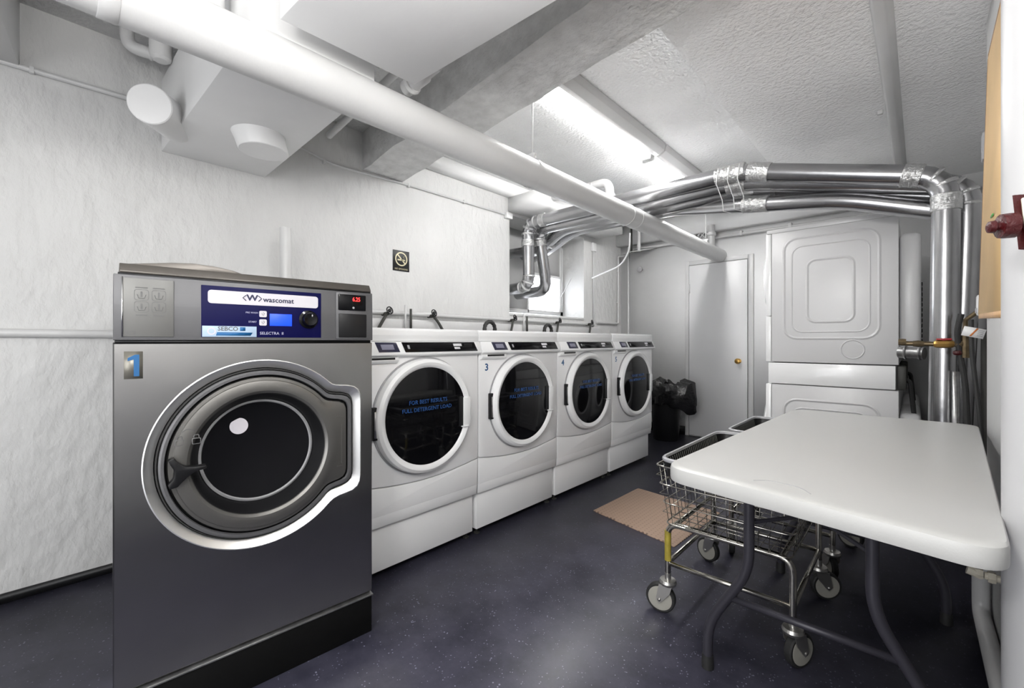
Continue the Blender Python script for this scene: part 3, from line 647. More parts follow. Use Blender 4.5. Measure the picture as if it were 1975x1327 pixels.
# ================================================================== WHITE WASHERS
def washer():
    PW = .725
    t = thing('washing_machine', '', 'washing machine', (0, 0, 0))
    # cabinet with the bowed lower front edge
    bm = B(); box(bm, -.74, -.012, .003, PW-.003, .245, 1.10)
    # front skin above the curve
    top = 1.03; N = 16
    def curve(f): return .462-.046*math.sin(math.pi*(.08+.84*f))*(1 if 0 <= f <= 1 else 0)-.004
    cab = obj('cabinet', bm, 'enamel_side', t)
    bm = B(); low = [(0.0, .004+(PW-.008)*i/N, curve(i/N)+.004) for i in range(N+1)]
    prism(bm, [(0, PW-.004, top), (0, .004, top)]+low, (-.014, 0, 0), .002); fr = obj('front_panel', bm, 'enamel', t)
    bm = B(); low = [(-.002, .004+(PW-.008)*i/N, curve(i/N)-.002) for i in range(N+1)]
    pts = low+[(-.002, PW-.004, .30), (-.002, .004, .30)]
    prism(bm, pts, (-.012, 0, 0), .002)
    prism(bm, [(-.003, .004, .302), (-.003, PW-.004, .302), (-.012, PW-.004, .245), (-.012, .004, .245)], (-.01, 0, 0), .0015)
    obj('service_panel', bm, 'enamel', t)
    bm = B(); box(bm, -.72, -.030, .012, PW-.016, .035, .240, .003); pd = obj('pedestal', bm, 'enamel', t)
    for y in (.04, PW-.04):
        bm = B(); lathe(bm, [(.018, 0), (.018, .008), (.006, .01), (.006, .036)], (-.06, y, 0), (0, 0, 1), 10); obj('foot', bm, 'iron', t)
        bm = B(); lathe(bm, [(.018, 0), (.018, .008), (.006, .01), (.006, .036)], (-.68, y, 0), (0, 0, 1), 10); obj('foot', bm, 'iron', t)
    bm = B(); prism(bm, [(-.74, .002, 1.162), (-.012, .002, 1.162), (.002, .002, 1.152), (.004, .002, 1.128), (.0, .002, 1.10), (-.74, .002, 1.10)], (0, PW-.004, 0), .002); obj('top', bm, 'enamel', t)
    # console
    bm = B(); prism(bm, [(-.01, .004, 1.098), (.012, .004, 1.098), (.033, .004, 1.044), (.034, .004, 1.036), (.020, .004, 1.028), (-.01, .004, 1.028)], (0, PW-.008, 0), .003); con = obj('console', bm, 'enamel', t)
    sl = (.033-.012)/(1.098-1.044)
    def X(z): return .012+(1.098-z)*sl
    def slab(y0, y1, z0, z1, d, sk=.012):
        bm = B(); pts = [(X(z1)+.0005, y0, z1), (X(z1)+.0005, y1-sk, z1), (X(z0)+.0005, y1, z0), (X(z0)+.0005, y0+sk, z0)]; prism(bm, pts, (d, 0, d*.38), .0004); return bm
    obj('coin_display', slab(.085, .205, 1.049, 1.094, .002), 'display_violet', con)
    obj('coin_window', slab(.110, .178, 1.060, 1.083, .0028, .004), mat('lcd_grey', (.22, .22, .3), .3) if 'lg' not in M else M['lg'], con)
    obj('control_display', slab(.222, .690, 1.047, 1.094, .003), 'black_gloss', con)
    bm = slab(.528, .585, 1.073, 1.086, .0035, .001); obj('program_text', bm, 'display_text', con)
    bm = slab(.532, .570, 1.058, 1.068, .0035, .001); obj('program_text', bm, 'display_text', con)
    bm = slab(.248, .262, 1.062, 1.080, .0035, .002); obj('start_button', bm, 'grey_plastic', con)
    bm = B(); box(bm, .0, .027, .602, .660, 1.053, 1.086, .004); obj('card_reader', bm, 'black_plastic', con)
    for v in []: pass
    # dispenser handle
    bm = B(); prism(bm, [(-.01, .01, 1.030), (.020, .01, 1.026), (.022, .01, 1.010), (.012, .01, .998), (-.01, .01, .994)], (0, .195, 0), .003); obj('dispenser_drawer', bm, 'enamel', t)
    bm = B(); box(bm, .012, .0235, .05, .185, 1.014, 1.024, .002); obj('drawer_slot', bm, 'black', t)
    # door
    cy, cz, n = .362, .735, 64
    def cc(r, x): return [(x, cy+r*math.cos(2*math.pi*k/n), cz+r*math.sin(2*math.pi*k/n)) for k in range(n)]
    bm = B(); loft(bm, [cc(.288, .0005), cc(.288, .006), cc(.283, .008), cc(.278, .004)]); obj('door_gasket', bm, 'grey_plastic', t)
    bm = B(); loft(bm, [cc(.281, .002), cc(.282, .020), cc(.276, .038), cc(.262, .048), cc(.250, .046), cc(.242, .040), cc(.237, .036)]); dr = obj('door_ring', bm, 'enamel', t)
    bm = B(); loft(bm, [cc(.239, .036), cc(.20, .039), cc(.12, .043), cc(.03, .045)], False, True); obj('door_glass', bm, 'glass_dark', dr)
    # handle on the right, hinge on the left
    bm = B(); box(bm, .038, .052, cy+.214, cy+.262, cz-.080, cz+.070, .005); box(bm, .038, .056, cy+.205, cy+.25, cz-.086, cz-.078, .003); obj('door_handle', bm, 'enamel', dr)
    bm = B(); box(bm, .036, .0475, cy+.190, cy+.216, cz-.078, cz+.075, .003); obj('handle_recess', bm, 'black', dr)
    bm = B(); box(bm, .002, .026, cy-.291, cy-.265, cz-.080, cz+.068, .004); obj('hinge', bm, 'black_plastic', dr)
    bm = B(); box(bm, .010, .029, cy-.285, cy-.272, cz-.070, cz+.050, .003); obj('hinge_plate', bm, 'chrome', dr)
    text('glass_lettering', 'FOR BEST RESULTS', .027, 'glass_blue', dr, (.0462, cy-.005, cz+.072), 1.0, bold=.0004)
    text('glass_lettering', 'FULL DETERGENT LOAD', .026, 'glass_blue', dr, (.0466, cy-.01, cz+.036), 1.02, bold=.0004)
    return t, PW
M['lg'] = mat('lcd_grey', (.25, .25, .33), .3)
w0, PW = washer()
labs = ['white front-load washer directly right of the big steel washer', 'white front-load washer numbered 3, second in the white row', 'white front-load washer numbered 4, third in the white row', 'white front-load washer numbered 5 at the far end of the row']
WS = [w0]+[copy_tree(w0) for _ in range(3)]
for i, o in enumerate(WS):
    o.location = (-1.776, (.907, 1.635, 2.364, 3.096)[i], 0); o['label'] = labs[i]; o['group'] = 'white front-load washers'
    TW[o.name] = Matrix.Translation(o.location)
    text('number', '2345'[i], .056, 'sticker_blue', o, (.0006, .062, .950), 1.1, bold=.0012)

# taps, hoses and valves behind the white washers
def tap(y, label, lean, big=True):
    t = thing('water_tap', label, 'tap', (LX+.05, y, 1.28), 0, 'taps behind the washers')
    s = 1.0
    bm = B(); tube(bm, [(LX+.0, y, 1.295), (LX+.07, y, 1.297)], .014, 12); tube(bm, [(LX+.06, y, 1.30), (LX+.075, y+.03*lean, 1.25), (LX+.08, y+.06*lean, 1.19)], .011, 10, fil=.02); obj('valve_body', bm, 'iron', t, True)
    bm = B(); c = Vector((LX+.085, y-.005*lean, 1.318)); n = 24
    lathe(bm, [(.012, -.006), (.014, 0), (.012, .006)], c, (1, .2, .25), 14)
    a, b = frame_for(Vector((1, .2, .25))); ring_ = [c+(a*math.cos(2*math.pi*k/n)+b*math.sin(2*math.pi*k/n))*.026 for k in range(n+1)]
    tube(bm, ring_, .0045, 6); 
    for k in range(3):
        an = 2*math.pi*k/3; tube(bm, [c, c+(a*math.cos(an)+b*math.sin(an))*.026], .003, 6)
    obj('handwheel', bm, 'black_plastic', t, True)
tap(1.64, 'black handwheel tap behind the first white washer, left one', -1.3)
tap(2.04, 'black handwheel tap behind the first white washer, right one', 1.3)
tap(2.96, 'black handwheel tap behind the third white washer, left of the window', -.8)
tap(3.66, 'black handwheel tap right below the window recess', -.8)
tap(4.28, 'black handwheel tap farthest right behind the washers', -.8)
def drain(y, label, r=.05):
    t = thing('drain_hose', label, 'hose', (LX+.16, y, 1.12), 0, 'drain hoses behind the washers')
    bm = B(); pts = [(LX+.16, y-r, .0)]+[(LX+.16, y+r*math.cos(a), 1.205+r*math.sin(a)) for a in [math.pi*(1-k/14) for k in range(15)]]+[(LX+.16, y+r, .0)]
    rr = [.015+.003*(i % 2) for i in range(len(pts))]; tube(bm, pts, rr, 12); obj('hose', bm, 'black_rubber', t, True)
drain(2.56, 'black drain hose arching behind the second white washer', .06)
drain(3.36, 'black drain hose arching beneath the window recess', .055)
for y, lb in ((1.80, 'pair of slim air chambers between the first two taps'), (3.12, 'slim air chamber pair beside the third tap')):
    t = thing('air_chamber', lb, 'pipe fitting', (LX+.03, y, 1.2))
    obj('pipe_run', tube(B(), [(LX+.065, y-.012, 1.17), (LX+.065, y-.012, 1.365)], .008, 8), 'white_paint', t, True)
    obj('pipe_run', tube(B(), [(LX+.065, y+.035, 1.17), (LX+.065, y+.035, 1.34)], .009, 8), 'iron', t, True)

# ================================================================== STACKED DRYERS
def dryer_stack(y0, label):
    t = thing('stacked_dryer', label, 'dryer', (-.42, y0, 0), 0, 'stacked dryers')
    W = .68; x0, x1 = -.735, -.062
    def bx(n, a, m, bev=.004, par=t): return obj(n, box(B(), *a, bev), m, par, True)
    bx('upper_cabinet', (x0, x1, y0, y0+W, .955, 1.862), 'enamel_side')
    bm = B(); prism(bm, [(x0-.03, y0-.003, 1.862), (x1-.012, y0-.003, 1.862), (x1-.012, y0-.003, 1.893), (x0-.03, y0-.003, 1.887)], (0, W+.006, 0), .003); obj('top_cover', bm, 'enamel_side', t, True)
    bx('middle_band', (x0-.02, x1-.014, y0-.002, y0+W, .803, .948), 'enamel')
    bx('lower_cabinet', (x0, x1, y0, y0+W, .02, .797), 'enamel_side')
    bx('upper_front_panel', (x0-.036, x0-.003, y0, y0+W, 1.28, 1.86), 'enamel')
    bx('upper_door_panel', (x0-.036, x0-.003, y0, y0+W, .955, 1.274), 'enamel')
    bx('lower_front_panel', (x0-.036, x0-.003, y0, y0+W, .10, .797), 'enamel')
    for cz in (1.55, .45):
        bm = B(); lathe(bm, [(.25, 0), (.25, .03), (.22, .045), (.20, .03), (.02, .032)], (x0-.036, y0+W/2, cz), (-1, 0, 0), 40); d = obj('door', bm, 'enamel', t, True)
        bm = B(); lathe(bm, [(.195, .031), (.19, .036), (.02, .042)], (x0-.036, y0+W/2, cz), (-1, 0, 0), 40); obj('door_glass', bm, 'glass_dark', d, True)
    # pressed relief on the side sheets
    def relief(par, z0, z1, cxs):
        bm = B()
        def ringrel(cx, cz, w, h, r, wd, hgt):
            o = rrect(cx, cz, w, h, r, 5); i = rrect(cx, cz, w-2*wd, h-2*wd, max(r-wd, .01), 5); m_ = rrect(cx, cz, w-wd, h-wd, max(r-wd/2, .01), 5)
            loft(bm, [[(p[0], y0+.0005, p[1]) for p in o], [(p[0], y0-hgt, p[1]) for p in m_], [(p[0], y0+.0005, p[1]) for p in i]])
        ringrel(*cxs[0]); ringrel(*cxs[1]); ringrel(*cxs[2]); 
        return bm
    bm = relief(t, 0, 0, [(-.405, 1.462, .53, .71, .09, .022, .006), (-.405, 1.455, .43, .60, .07, .014, .004), (-.40, 1.437, .27, .44, .06, .022, .006)])
    n = 30; cx, cz = -.282, 1.047
    loft(bm, [[(cx+rr*math.cos(2*math.pi*k/n), y0+yy, cz+rr*math.sin(2*math.pi*k/n)) for k in range(n)] for rr, yy in ((.064, .0005), (.059, -.005), (.054, .0005))])
    obj('side_pressing', bm, 'enamel_side', t, True)
    bm = relief(t, 0, 0, [(-.405, .40, .53, .62, .09, .022, .006), (-.405, .40, .43, .50, .07, .014, .004), (-.40, .40, .27, .38, .06, .022, .006)])
    obj('side_pressing', bm, 'enamel_side', t, True)
    # rear drum housings with louvres
    for z0, z1 in ((1.03, 1.76), (.10, .66)):
        bm = B(); box(bm, x1, x1+.10, y0+.05, y0+W-.05, z0, z1, .03, 3); h = obj('rear_housing', bm, 'enamel_side', t, True)
        for k in range(12):
            zz = z0+.06+k*(z1-z0-.35)/12
            obj('louvre', box(B(), x1+.099, x1+.106, y0+.12, y0+.42, zz, zz+.022, .003), 'black_plastic', h, True)
    bm = B(); tube(bm, [(x1+.0, y0+.10, .86), (x1+.05, y0+.10, .86), (x1+.07, y0+.10, .62), (x1+.07, y0+.10, .1)], .012, 8, fil=.05); obj('power_cord', bm, 'black_rubber', t, True)
    bm = B(); box(bm, x1-.01, x1+.035, y0+.03, y0+.12, .80, .95, .01); obj('motor_bracket', bm, 'iron', t, True)
    return t
dryer_stack(3.5, 'white stacked dryer pair nearest the camera, its pressed side panel in view')
dryer_stack(4.30, 'white stacked dryer pair behind the first, against the door wall')
eb = thing('exhaust_pipe', 'short dull metal exhaust pipe at the back of the near dryer', 'pipe', (0, 3.45, 1.03))
bm = B(); tube(bm, [(-.058, 3.40, 1.035), (.048, 3.36, 1.03)], .034, 18); lathe(bm, [(.037, -.006), (.04, 0), (.037, .006)], (-.03, 3.39, 1.034), (1, -.2, 0), 18); lathe(bm, [(.037, -.006), (.04, 0), (.037, .006)], (.03, 3.365, 1.031), (1, -.2, 0), 18); obj('pipe_run', bm, 'galv', eb, True)
gp = thing('gas_pipe', 'old brass gas pipe with red-handled valve crossing in front of the foil duct', 'pipe', (.07, 3.0, 1.09))
bm = B(); tube(bm, [(-.045, 3.0, 1.089), (.075, 3.0, 1.086)], .012, 12); lathe(bm, [(.014, -.02), (.017, 0), (.014, .02)], (.02, 3.0, 1.087), (1, 0, 0), 8); lathe(bm, [(.016, -.015), (.018, 0), (.016, .015)], (-.04, 3.0, 1.095), (1, 0, 0), 8); obj('pipe_run', bm, 'old_brass', gp, True)
bm = B(); lathe(bm, [(.011, -.038), (.018, -.03), (.020, -.01), (.020, .01), (.018, .03), (.011, .038)], (.112, 3.0, 1.086), (1, 0, 0), 8); obj('valve_body', bm, 'brass', gp, True)
bm = B(); box(bm, .085, .140, 2.985, 3.015, 1.105, 1.114, .003); box(bm, .107, .117, 2.993, 3.007, 1.095, 1.108); obj('valve_handle', bm, 'red', gp, True)
bm = B(); tube(bm, [(.148, 3.0, 1.086), (.175, 3.0, 1.086)], .014, 10); lathe(bm, [(.018, -.012), (.020, 0), (.018, .012)], (.165, 3.0, 1.086), (1, 0, 0), 8); tube(bm, [(.185, 3.0, 1.02), (.185, 3.0, 1.14)], .017, 10); tube(bm, [(.185, 3.0, 1.13), (.185, 3.0, 1.2), (.225, 3.0, 1.24)], .010, 8); obj('tee', bm, 'old_brass', gp, True)
kb = tag(obj('red_valve_knob', lathe(B(), [(.006, 0), (.016, .004), (.018, .014), (.012, .022), (.003, .024)], (.158, 2.99, 1.055), (0, 0, -1), 14), 'dark_red'), 'small dark red valve knob under the gas pipe', 'knob')
tg = thing('warning_tag', 'white paper tag with an orange stripe hanging beside the gas valve', 'tag', (.225, 2.95, 1.145))
tr = Matrix.Translation((.205, 2.90, 1.140)) @ Matrix.Rotation(R(15), 4, 'Y')
bm = B(); box(bm, -.036, .036, -.001, .001, -.022, .022); bmesh.ops.transform(bm, matrix=tr, verts=bm.verts); obj('card', bm, 'fitting_white', tg, True)
bm = B(); prism(bm, [(-.010, -.0012, -.019), (-.003, -.0012, -.019), (.012, -.0012, .021), (.005, -.0012, .021)], (0, -.0006, 0)); bmesh.ops.transform(bm, matrix=tr, verts=bm.verts); obj('stripe', bm, 'orange', tg, True)
bm = B()
for k in range(4): box(bm, .013, .031, -.0018, -.0012, .012-k*.008, .0145-k*.008)
bmesh.ops.transform(bm, matrix=tr, verts=bm.verts); obj('print', bm, 'grey_plastic', tg, True)
wc = thing('air_sensor', 'small white plastic sensor housing beside the cork board edge', 'sensor', (.225, 2.6, 1.25))
bm = B(); box(bm, .192, .2249, 2.56, 2.63, 1.205, 1.29, .008); obj('housing', bm, 'fitting_white', wc, True)
bm = B(); box(bm, .188, .193, 2.57, 2.61, 1.215, 1.235, .002); obj('sensor_lens', bm, 'grey_plastic', wc, True)
# dark hoses and pipes hanging in the gap right of the dryers
gaph = [([(.17, 2.98, 1.23), (.155, 2.98, 1.15), (.165, 3.0, 1.05), (.185, 3.0, .9), (.20, 2.98, .4), (.21, 2.96, .05)], .012, 'black_rubber', 'black rubber hose hanging beside the gas valve'),
        ([(.20, 2.93, 1.20), (.20, 2.92, 1.05), (.225, 2.90, .75), (.245, 2.9, .3), (.25, 2.9, .03)], .009, 'black_rubber', 'thin black cable hanging down the right of the gap'),
        ([(.155, 3.03, .95), (.155, 3.03, .02)], .014, 'galv', 'thin bare metal pipe standing below the red knob'),
        ([(.26, 3.1, 1.16), (.26, 3.1, .02)], .018, 'iron', 'dark iron pipe standing next to the wall end')]
for p, rr, m_, lb in gaph:
    t = thing('hose' if 'black' in m_ else 'service_pipe', lb, 'hose' if 'black' in m_ else 'pipe', p[-1]); obj('run', tube(B(), p, rr, 10, fil=.06), m_, t, True)
dp = thing('dark_panel', 'tall dark board leaning in the gap behind the dryers', 'board', (.4, 3.6, 0))
bm = B(); box(bm, .20, .60, 3.52, 3.55, .0, 1.20, .003); obj('board', bm, 'dark_wood', dp, True)
tag(obj('conduit_box', box(B(), RX-.018, RX-.001, 2.585, 2.64, 1.84, 1.95, .004), 'grey_plastic'), 'small grey box high on the right wall end', 'junction box')

# ================================================================== RIGHT SIDE
cork = thing('cork_board', 'tan cork notice board with brown edge on the right wall', 'notice board', (.16, 1.7, 1.6))
far_b, far_t, near_b, near_t = Vector((.152, 2.0, 1.185)), Vector((.172, 2.0, 1.985)), Vector((.150, 1.30, 1.165)), Vector((.170, 1.30, 2.02))
bm = B(); prism(bm, [far_b, far_t, near_t, near_b], (.012, 0, 0)); obj('cork_sheet', bm, 'cork', cork, True)
bm = B(); prism(bm, [far_b+Vector((.0, .0, 0)), far_t, far_t+Vector((.045, .004, 0)), far_b+Vector((.06, .004, 0))], (0, .012, 0)); 
prism(bm, [far_t, near_t, near_t+Vector((.045, 0, 0)), far_t+Vector((.045, 0, 0))], (0, 0, .010)); obj('frame', bm, 'cork_frame', cork, True)
bm = B(); prism(bm, [far_b, near_b, near_b+Vector((.06, 0, 0)), far_b+Vector((.06, 0, 0))], (0, 0, -.014)); obj('frame_ledge', bm, 'cork_ledge', cork, True)
bm = B(); box(bm, .1535, .156, 1.695, 1.735, 1.432, 1.437); obj('green_mark', bm, 'green', cork, True)

cl = thing('round_column', 'thick white round column at the right edge of the view', 'column', (.195, 1.337, 0))
obj('shaft', tube(B(), [(.193, 1.336, .0), (.193, 1.336, 2.43)], .060, 48), 'column', cl, True)
fa = thing('fire_alarm', 'cream box with dark red edge and knob mounted on the round column', 'alarm', (.15, 1.24, 1.3))
bm = B(); prism(bm, [(.125, 1.13, 1.352), (.133, 1.137, 1.352), (.140, 1.137, 1.256), (.132, 1.13, 1.256)], (.075, .05, 0), .001)
obj('red_plate', bm, 'dark_red', fa, True)
bm = B(); prism(bm, [(.1345, 1.130, 1.345), (.1405, 1.130, 1.262), (.20, 1.12, 1.262), (.20, 1.12, 1.345)], (.02, .10, 0), .003); obj('cream_housing', bm, 'cream', fa, True)
bm = B(); lathe(bm, [(.006, .035), (.010, .033), (.011, .026), (.0065, .024), (.0065, .020), (.0205, .019), (.0215, .012), (.0215, 0)], (.129, 1.135, 1.300), (-.93, -.3, .0), 16); obj('red_knob', bm, 'dark_red', fa, True)

# pipe and tap low on the right wall
lp = thing('floor_pipe', 'white painted pipe low along the right wall behind the round column', 'pipe', (.195, 2.0, .05))
bm = B(); tube(bm, [(.197, 1.38, .035), (.197, 2.50, .035), (.197, 2.50, .30)], .026, 16, fil=.05); obj('pipe_run', bm, 'white_paint', lp, True)
tf = thing('hose_bib', 'small white brass tap pointing left under the table corner', 'tap', (.16, 1.83, .42))
bm = B(); tube(bm, [(.223, 1.83, .425), (.15, 1.83, .428)], .010, 10); lathe(bm, [(.015, -.008), (.017, 0), (.015, .008)], (.165, 1.83, .427), (1, 0, 0), 6); lathe(bm, [(.014, -.008), (.016, 0), (.014, .008)], (.140, 1.83, .43), (1, 0, 0), 6); tube(bm, [(.14, 1.83, .428), (.116, 1.83, .434)], .013, 10); obj('tap_body', bm, 'cream', tf, True)

# ================================================================== FOLDING TABLE
tb = thing('folding_table', 'grey plastic folding table with charcoal tube legs beside the right wall', 'table', (-.17, 1.95, 0))
cor = [(-.533, 1.215), (-.458, 2.70), (.208, 2.72), (.125, 1.105)]
def rounded_poly(c, r, n=8):
    out = []
    for i in range(4):
        a, b, d = Vector(c[i-1]), Vector(c[i]), Vector(c[(i+1) % 4]); p = b+(a-b).normalized()*r; q = b+(d-b).normalized()*r
        for k in range(n+1):
            t = k/n; out.append(p*(1-t)**2+b*2*t*(1-t)+q*t*t)
    return out
def inset(pts, s):
    c = sum(pts, Vector((0, 0)))/len(pts); return [p+(c-p).normalized()*s for p in pts]
P = rounded_poly(cor, .075)
bm = B()
prof = [(.012, .700), (.002, .698), (0, .706), (0, .728), (.003, .737), (.010, .7405), (.03, .7415)]
loft(bm, [[(p.x, p.y, z) for p in inset(P, s)] for s, z in prof], True, True)
obj('tabletop', bm, 'table_plastic', tb, True)
bm = B(); tube(bm, fillet([(-.30, 1.235, .7412), (-.27, 1.262, .7412), (-.20, 1.252, .7412), (-.175, 1.215, .7412)], .03, 5), .0016, 6); obj('moulding_mark', bm, 'grey_plastic', tb, True)
def legframe(y, dx, k):
    sx = dx
    f = []
    for s, xt in ((-1, -.377), (1, -.079)):
        x = xt+dx
        pth = [(x, y, .700), (x, y, .375), (x+s*.128, y+.012, .155), (x+s*.130, y+.014, .0)]
        bm = B(); tube(bm, pth, .0155, 14, fil=.07, seg=6); l = obj('leg', bm, 'table_leg', tb, True)
        bm = B(); lathe(bm, [(.019, 0), (.0195, .02), (.0175, .045)], (x+s*.130, y+.014, 0), (0, 0, 1), 14); obj('foot_cap', bm, 'black_rubber', l, True)
    bm = B(); tube(bm, [(-.377+dx-.060, y+.006, .268), (-.079+dx+.060, y+.006, .268)], .011, 10); obj('crossbar', bm, 'table_leg', tb, True)
    bm = B(); box(bm, -.42+dx, -.03+dx, y-.02, y+.02, .685, .7, .003); obj('mount_rail', bm, 'table_leg', tb, True)
    bm = B(); tube(bm, [(-.377+dx, y, .53), (-.26+dx, y+k*.12, .545), (-.228+dx, y+k*.30, .69)], .0065, 8, fil=.03); tube(bm, [(-.079+dx, y, .53), (-.20+dx, y+k*.12, .545), (-.228+dx, y+k*.30, .69)], .0065, 8, fil=.03); obj('brace', bm, 'table_leg', tb, True)
legframe(1.50, 0, 1); legframe(2.365, .045, -1)

# ================================================================== LAUNDRY CARTS
def cart(ox, oy, label, L, Wd, angs):
    """origin at the near left caster"""
    t = thing('laundry_cart', label, 'cart', (ox, oy, 0), 0, 'wire laundry carts')
    zb, zt = .375, .605; i0 = .055
    # basket corners: bottom and top
    b0 = [(.0, -.03), (Wd, -.03), (Wd, L-.02), (.0, L-.02)]; t0 = [(-.03, -.055), (Wd+.03, -.055), (Wd+.03, L+.03), (-.03, L+.03)]
    def at(f): return [Vector((b0[k][0]+(t0[k][0]-b0[k][0])*f, b0[k][1]+(t0[k][1]-b0[k][1])*f, zb+(zt-zb)*f)) for k in range(4)]
    def hoop(f, r, nm, m='cart_chrome'):
        c = at(f); q = []
        for k in range(4):
            a, b, d = c[k-1], c[k], c[(k+1) % 4]; rr = .035
            for j in range(6):
                s = j/5; p1 = b+(a-b).normalized()*rr; p2 = b+(d-b).normalized()*rr; q.append(p1*(1-s)**2+b*2*s*(1-s)+p2*s*s)
        q.append(q[0]); q.append(q[1])
        return obj(nm, tube(B(), q, r, 8), m, t)
    bk = hoop(1.0, .0045, 'basket_rim'); hoop(.68, .0038, 'basket_hoop'); hoop(.36, .0022, 'basket_hoop'); hoop(.0, .0030, 'basket_hoop')
    bm = B(); T, Bt = at(1), at(0)
    for k in range(4):
        n = 13 if k % 2 == 0 else 17
        for i in range(1, n):
            f = i/n; tube(bm, [Bt[k].lerp(Bt[(k+1) % 4], f), T[k].lerp(T[(k+1) % 4], f)], .0014, 5)
        for g in (.2, .52, .84): 
            c = at(g); tube(bm, [c[k], c[(k+1) % 4]], .0013, 5)
    for i in range(1, 13): f = i/13; tube(bm, [Bt[0].lerp(Bt[1], f), Bt[3].lerp(Bt[2], f)], .0014, 5)
    for i in range(1, 8): f = i/8; tube(bm, [Bt[0].lerp(Bt[3], f), Bt[1].lerp(Bt[2], f)], .0020, 5)
    wm = obj('basket_wires', bm, 'cart_chrome', t); wm['kind'] = 'stuff'
    # frame: two hoops (near and far) with posts, joined by side rails
    for y, nm in ((0, 'end_hoop'), (L-.06, 'end_hoop')):
        bm = B(); tube(bm, [(0, y, .135), (0, y, .365), (Wd, y, .365), (Wd, y, .135)], .0115, 12, fil=.05, seg=6); obj(nm, bm, 'cart_chrome', t)
        obj('lower_rail', tube(B(), [(0, y, .205), (Wd, y, .205)], .0095, 10), 'cart_chrome', t)
    for x in (0, Wd): obj('lower_rail', tube(B(), [(x, 0, .205), (x, L-.06, .205)], .0095, 10), 'cart_chrome', t); obj('upper_rail', tube(B(), [(x+(.03 if x == 0 else -.03), 0, .366), (x+(.03 if x == 0 else -.03), L-.06, .366)], .009, 10), 'cart_chrome', t)
    # casters
    k = 0
    for (x, y) in ((0, 0), (Wd, 0), (0, L-.06), (Wd, L-.06)):
        an = angs[k]; k += 1; rr = .058
        d = Vector((math.cos(an), math.sin(an), 0)); ax = Vector((-d.y, d.x, 0)); c = Vector((x, y, rr))+d*.028
        bm = B(); lathe(bm, [(.012, .165), (.012, .14), (.030, .138), (.034, .128), (.030, .118), (.020, .117)], (x, y, 0), (0, 0, 1), 20)
        hub = obj('caster', bm, 'caster_metal', t)
        bm = B()
        for s in (-1, 1):
            o = ax*.0215*s; p = [Vector((x, y, .120))-d*.02, Vector((x, y, .120))+d*.03, c+d*.014+Vector((0, 0, .0)), c-Vector((0, 0, .013)), c-d*.014, Vector((x, y, .09))-d*.012]
            prism(bm, [q+o for q in p], ax*.003*s)
        obj('fork', bm, 'caster_metal', hub)
        bm = B(); lathe(bm, [(rr-.014, -.0135), (rr-.004, -.0135), (rr, -.009), (rr, .009), (rr-.004, .0135), (rr-.014, .0135)], c, ax, 32); obj('tyre', bm, 'black_rubber', hub)
        bm = B(); lathe(bm, [(.008, -.0165), (.014, -.0160), (.030, -.0145), (rr-.015, -.0150), (rr-.011, -.0142), (rr-.011, .0142), (rr-.015, .0150), (.030, .0145), (.014, .0160), (.008, .0165)], c, ax, 32); obj('wheel_disc', bm, 'caster_grey', hub)
        bm = B(); lathe(bm, [(.006, -.028), (.006, .028)], c, ax, 10); obj('axle', bm, 'caster_metal', hub)
    return t
c1_ = cart(-.725, 1.705, 'chrome wire laundry cart under the near half of the table', .60, .43, (math.pi*1.05, math.pi*.35, math.pi*.9, math.pi*.2))
bm = B(); tube(bm, [(0, 0, .215), (0, 0, .335)], .0128, 12); obj('yellow_tape', bm, 'tape_yellow', c1_)
c2_ = cart(-.700, 2.45, 'chrome wire laundry cart under the far half of the table', .54, .43, (-.4*math.pi, math.pi*.7, math.pi*.8, -.1*math.pi))
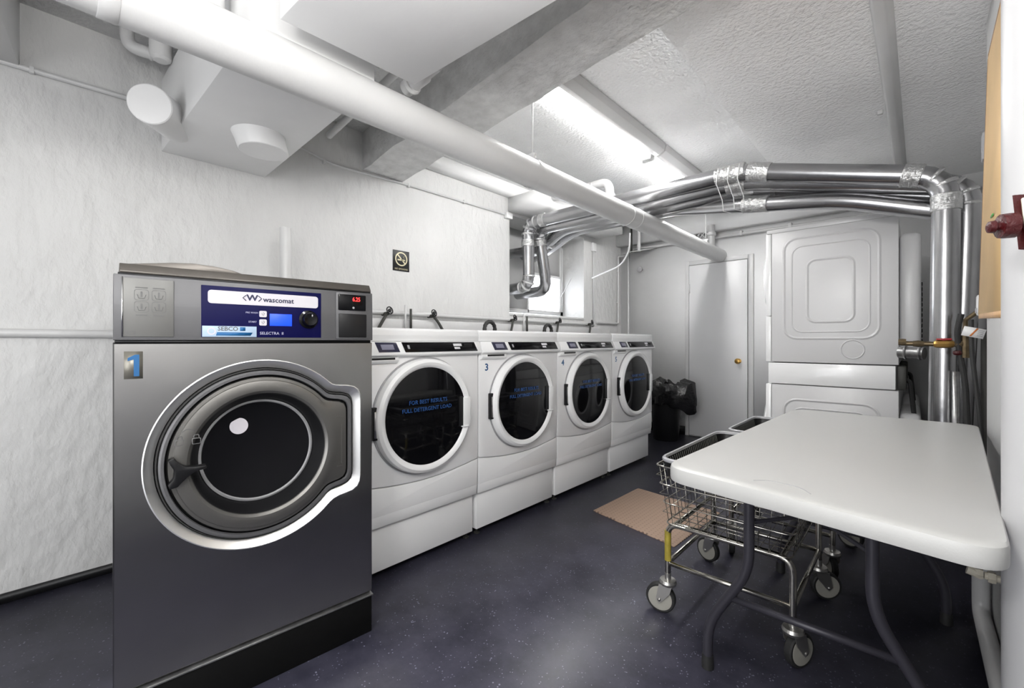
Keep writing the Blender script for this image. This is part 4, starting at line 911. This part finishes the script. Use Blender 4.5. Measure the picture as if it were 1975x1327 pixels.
def basket(x0, x1, y0, y1, z, label, dep=.085):
    t = thing('laundry_basket', label, 'basket', ((x0+x1)/2, (y0+y1)/2, z-dep), 0, 'black laundry baskets')
    c = [(x0, y0), (x0, y1), (x1, y1), (x1, y0)]; P = rounded_poly(c, .06, 6)
    bm = B(); loft(bm, [[(p.x, p.y, zz) for p in inset(P, s)] for s, zz in ((.004, z-.012), (0, z-.006), (0, z), (.006, z+.004), (.015, z+.002), (.017, z-.008))]); obj('rim', bm, 'basket_rim', t, True)
    bm = B(); loft(bm, [[(p.x, p.y, zz) for p in inset(P, s)] for s, zz in ((.008, z-.004), (.012, z-.03), (.030, z-dep), (.033, z-dep+.003), (.017, z-.03), (.013, z-.006))], False, False)
    q = inset(P, .030); vs = [bm.verts.new((p.x, p.y, z-dep)) for p in q]; bm.faces.new(vs); obj('tub', bm, 'black_plastic', t, True)
    bm = B()
    n = int((y1-y0)/.02)
    for i in range(3, n-3):
        y = y0+(y1-y0)*i/n
        for xa, s in ((x0+.017, 1), (x1-.017, -1)): tube(bm, [(xa, y, z-.008), (xa+s*.016, y, z-dep+.004)], .0022, 5)
    o = obj('ribs', bm, 'iron', t, True); o['kind'] = 'stuff'
basket(-.735, -.30, 1.632, 2.345, .640, 'black plastic laundry basket with pale rim resting on the nearer cart')
basket(-.715, -.29, 2.405, 2.955, .640, 'black plastic laundry basket with pale rim resting on the farther cart')

# ================================================================== FLOOR MAT, BIN
bm = B(); P = rounded_poly([(-1.515, 2.40), (-1.50, 2.99), (-.90, 2.92), (-.93, 2.27)], .01, 3)
loft(bm, [[(p.x, p.y, z) for p in inset(P, s)] for s, z in ((0, .0005), (0, .004), (.012, .009))], True, True)
tag(obj('floor_mat', bm, 'tan_mat'), 'tan perforated rubber mat on the floor before the washers', 'mat')
bn = thing('trash_bin', 'black trash bin with a black liner bag near the door', 'bin', (-2.03, 4.72, 0))
bm = B(); lathe(bm, [(.13, 0), (.135, .01), (.165, .50), (.17, .52), (.16, .52), (.13, .02)], (-2.03, 4.72, 0), (0, 0, 1), 28); obj('tub', bm, 'black_plastic', bn, True)
bm = B(); n = 60; rings = []
for j, (rr, zz) in enumerate([(.165, .40), (.185, .43), (.20, .50), (.205, .57), (.19, .625), (.16, .65), (.13, .63), (.12, .56), (.10, .50)]):
    ring_ = []
    for k in range(n):
        a = 2*math.pi*k/n; w_ = 1+.07*math.sin(7*a+j*.9)+.05*math.sin(13*a-j*1.7)+random.uniform(-.02, .02)
        ex = .13*max(0, math.cos(a-.15))**4 if j < 5 else .03*max(0, math.cos(a))**2
        dz = -.10*max(0, math.cos(a-.15))**3 if j < 4 else .03*math.sin(3*a+1)
        ring_.append((-2.03+(rr*w_+ex)*math.cos(a), 4.72+rr*w_*math.sin(a), zz+dz+.012*math.sin(9*a+j)))
    rings.append(ring_)
loft(bm, rings, False, True); obj('liner_bag', bm, 'bag', bn, True)
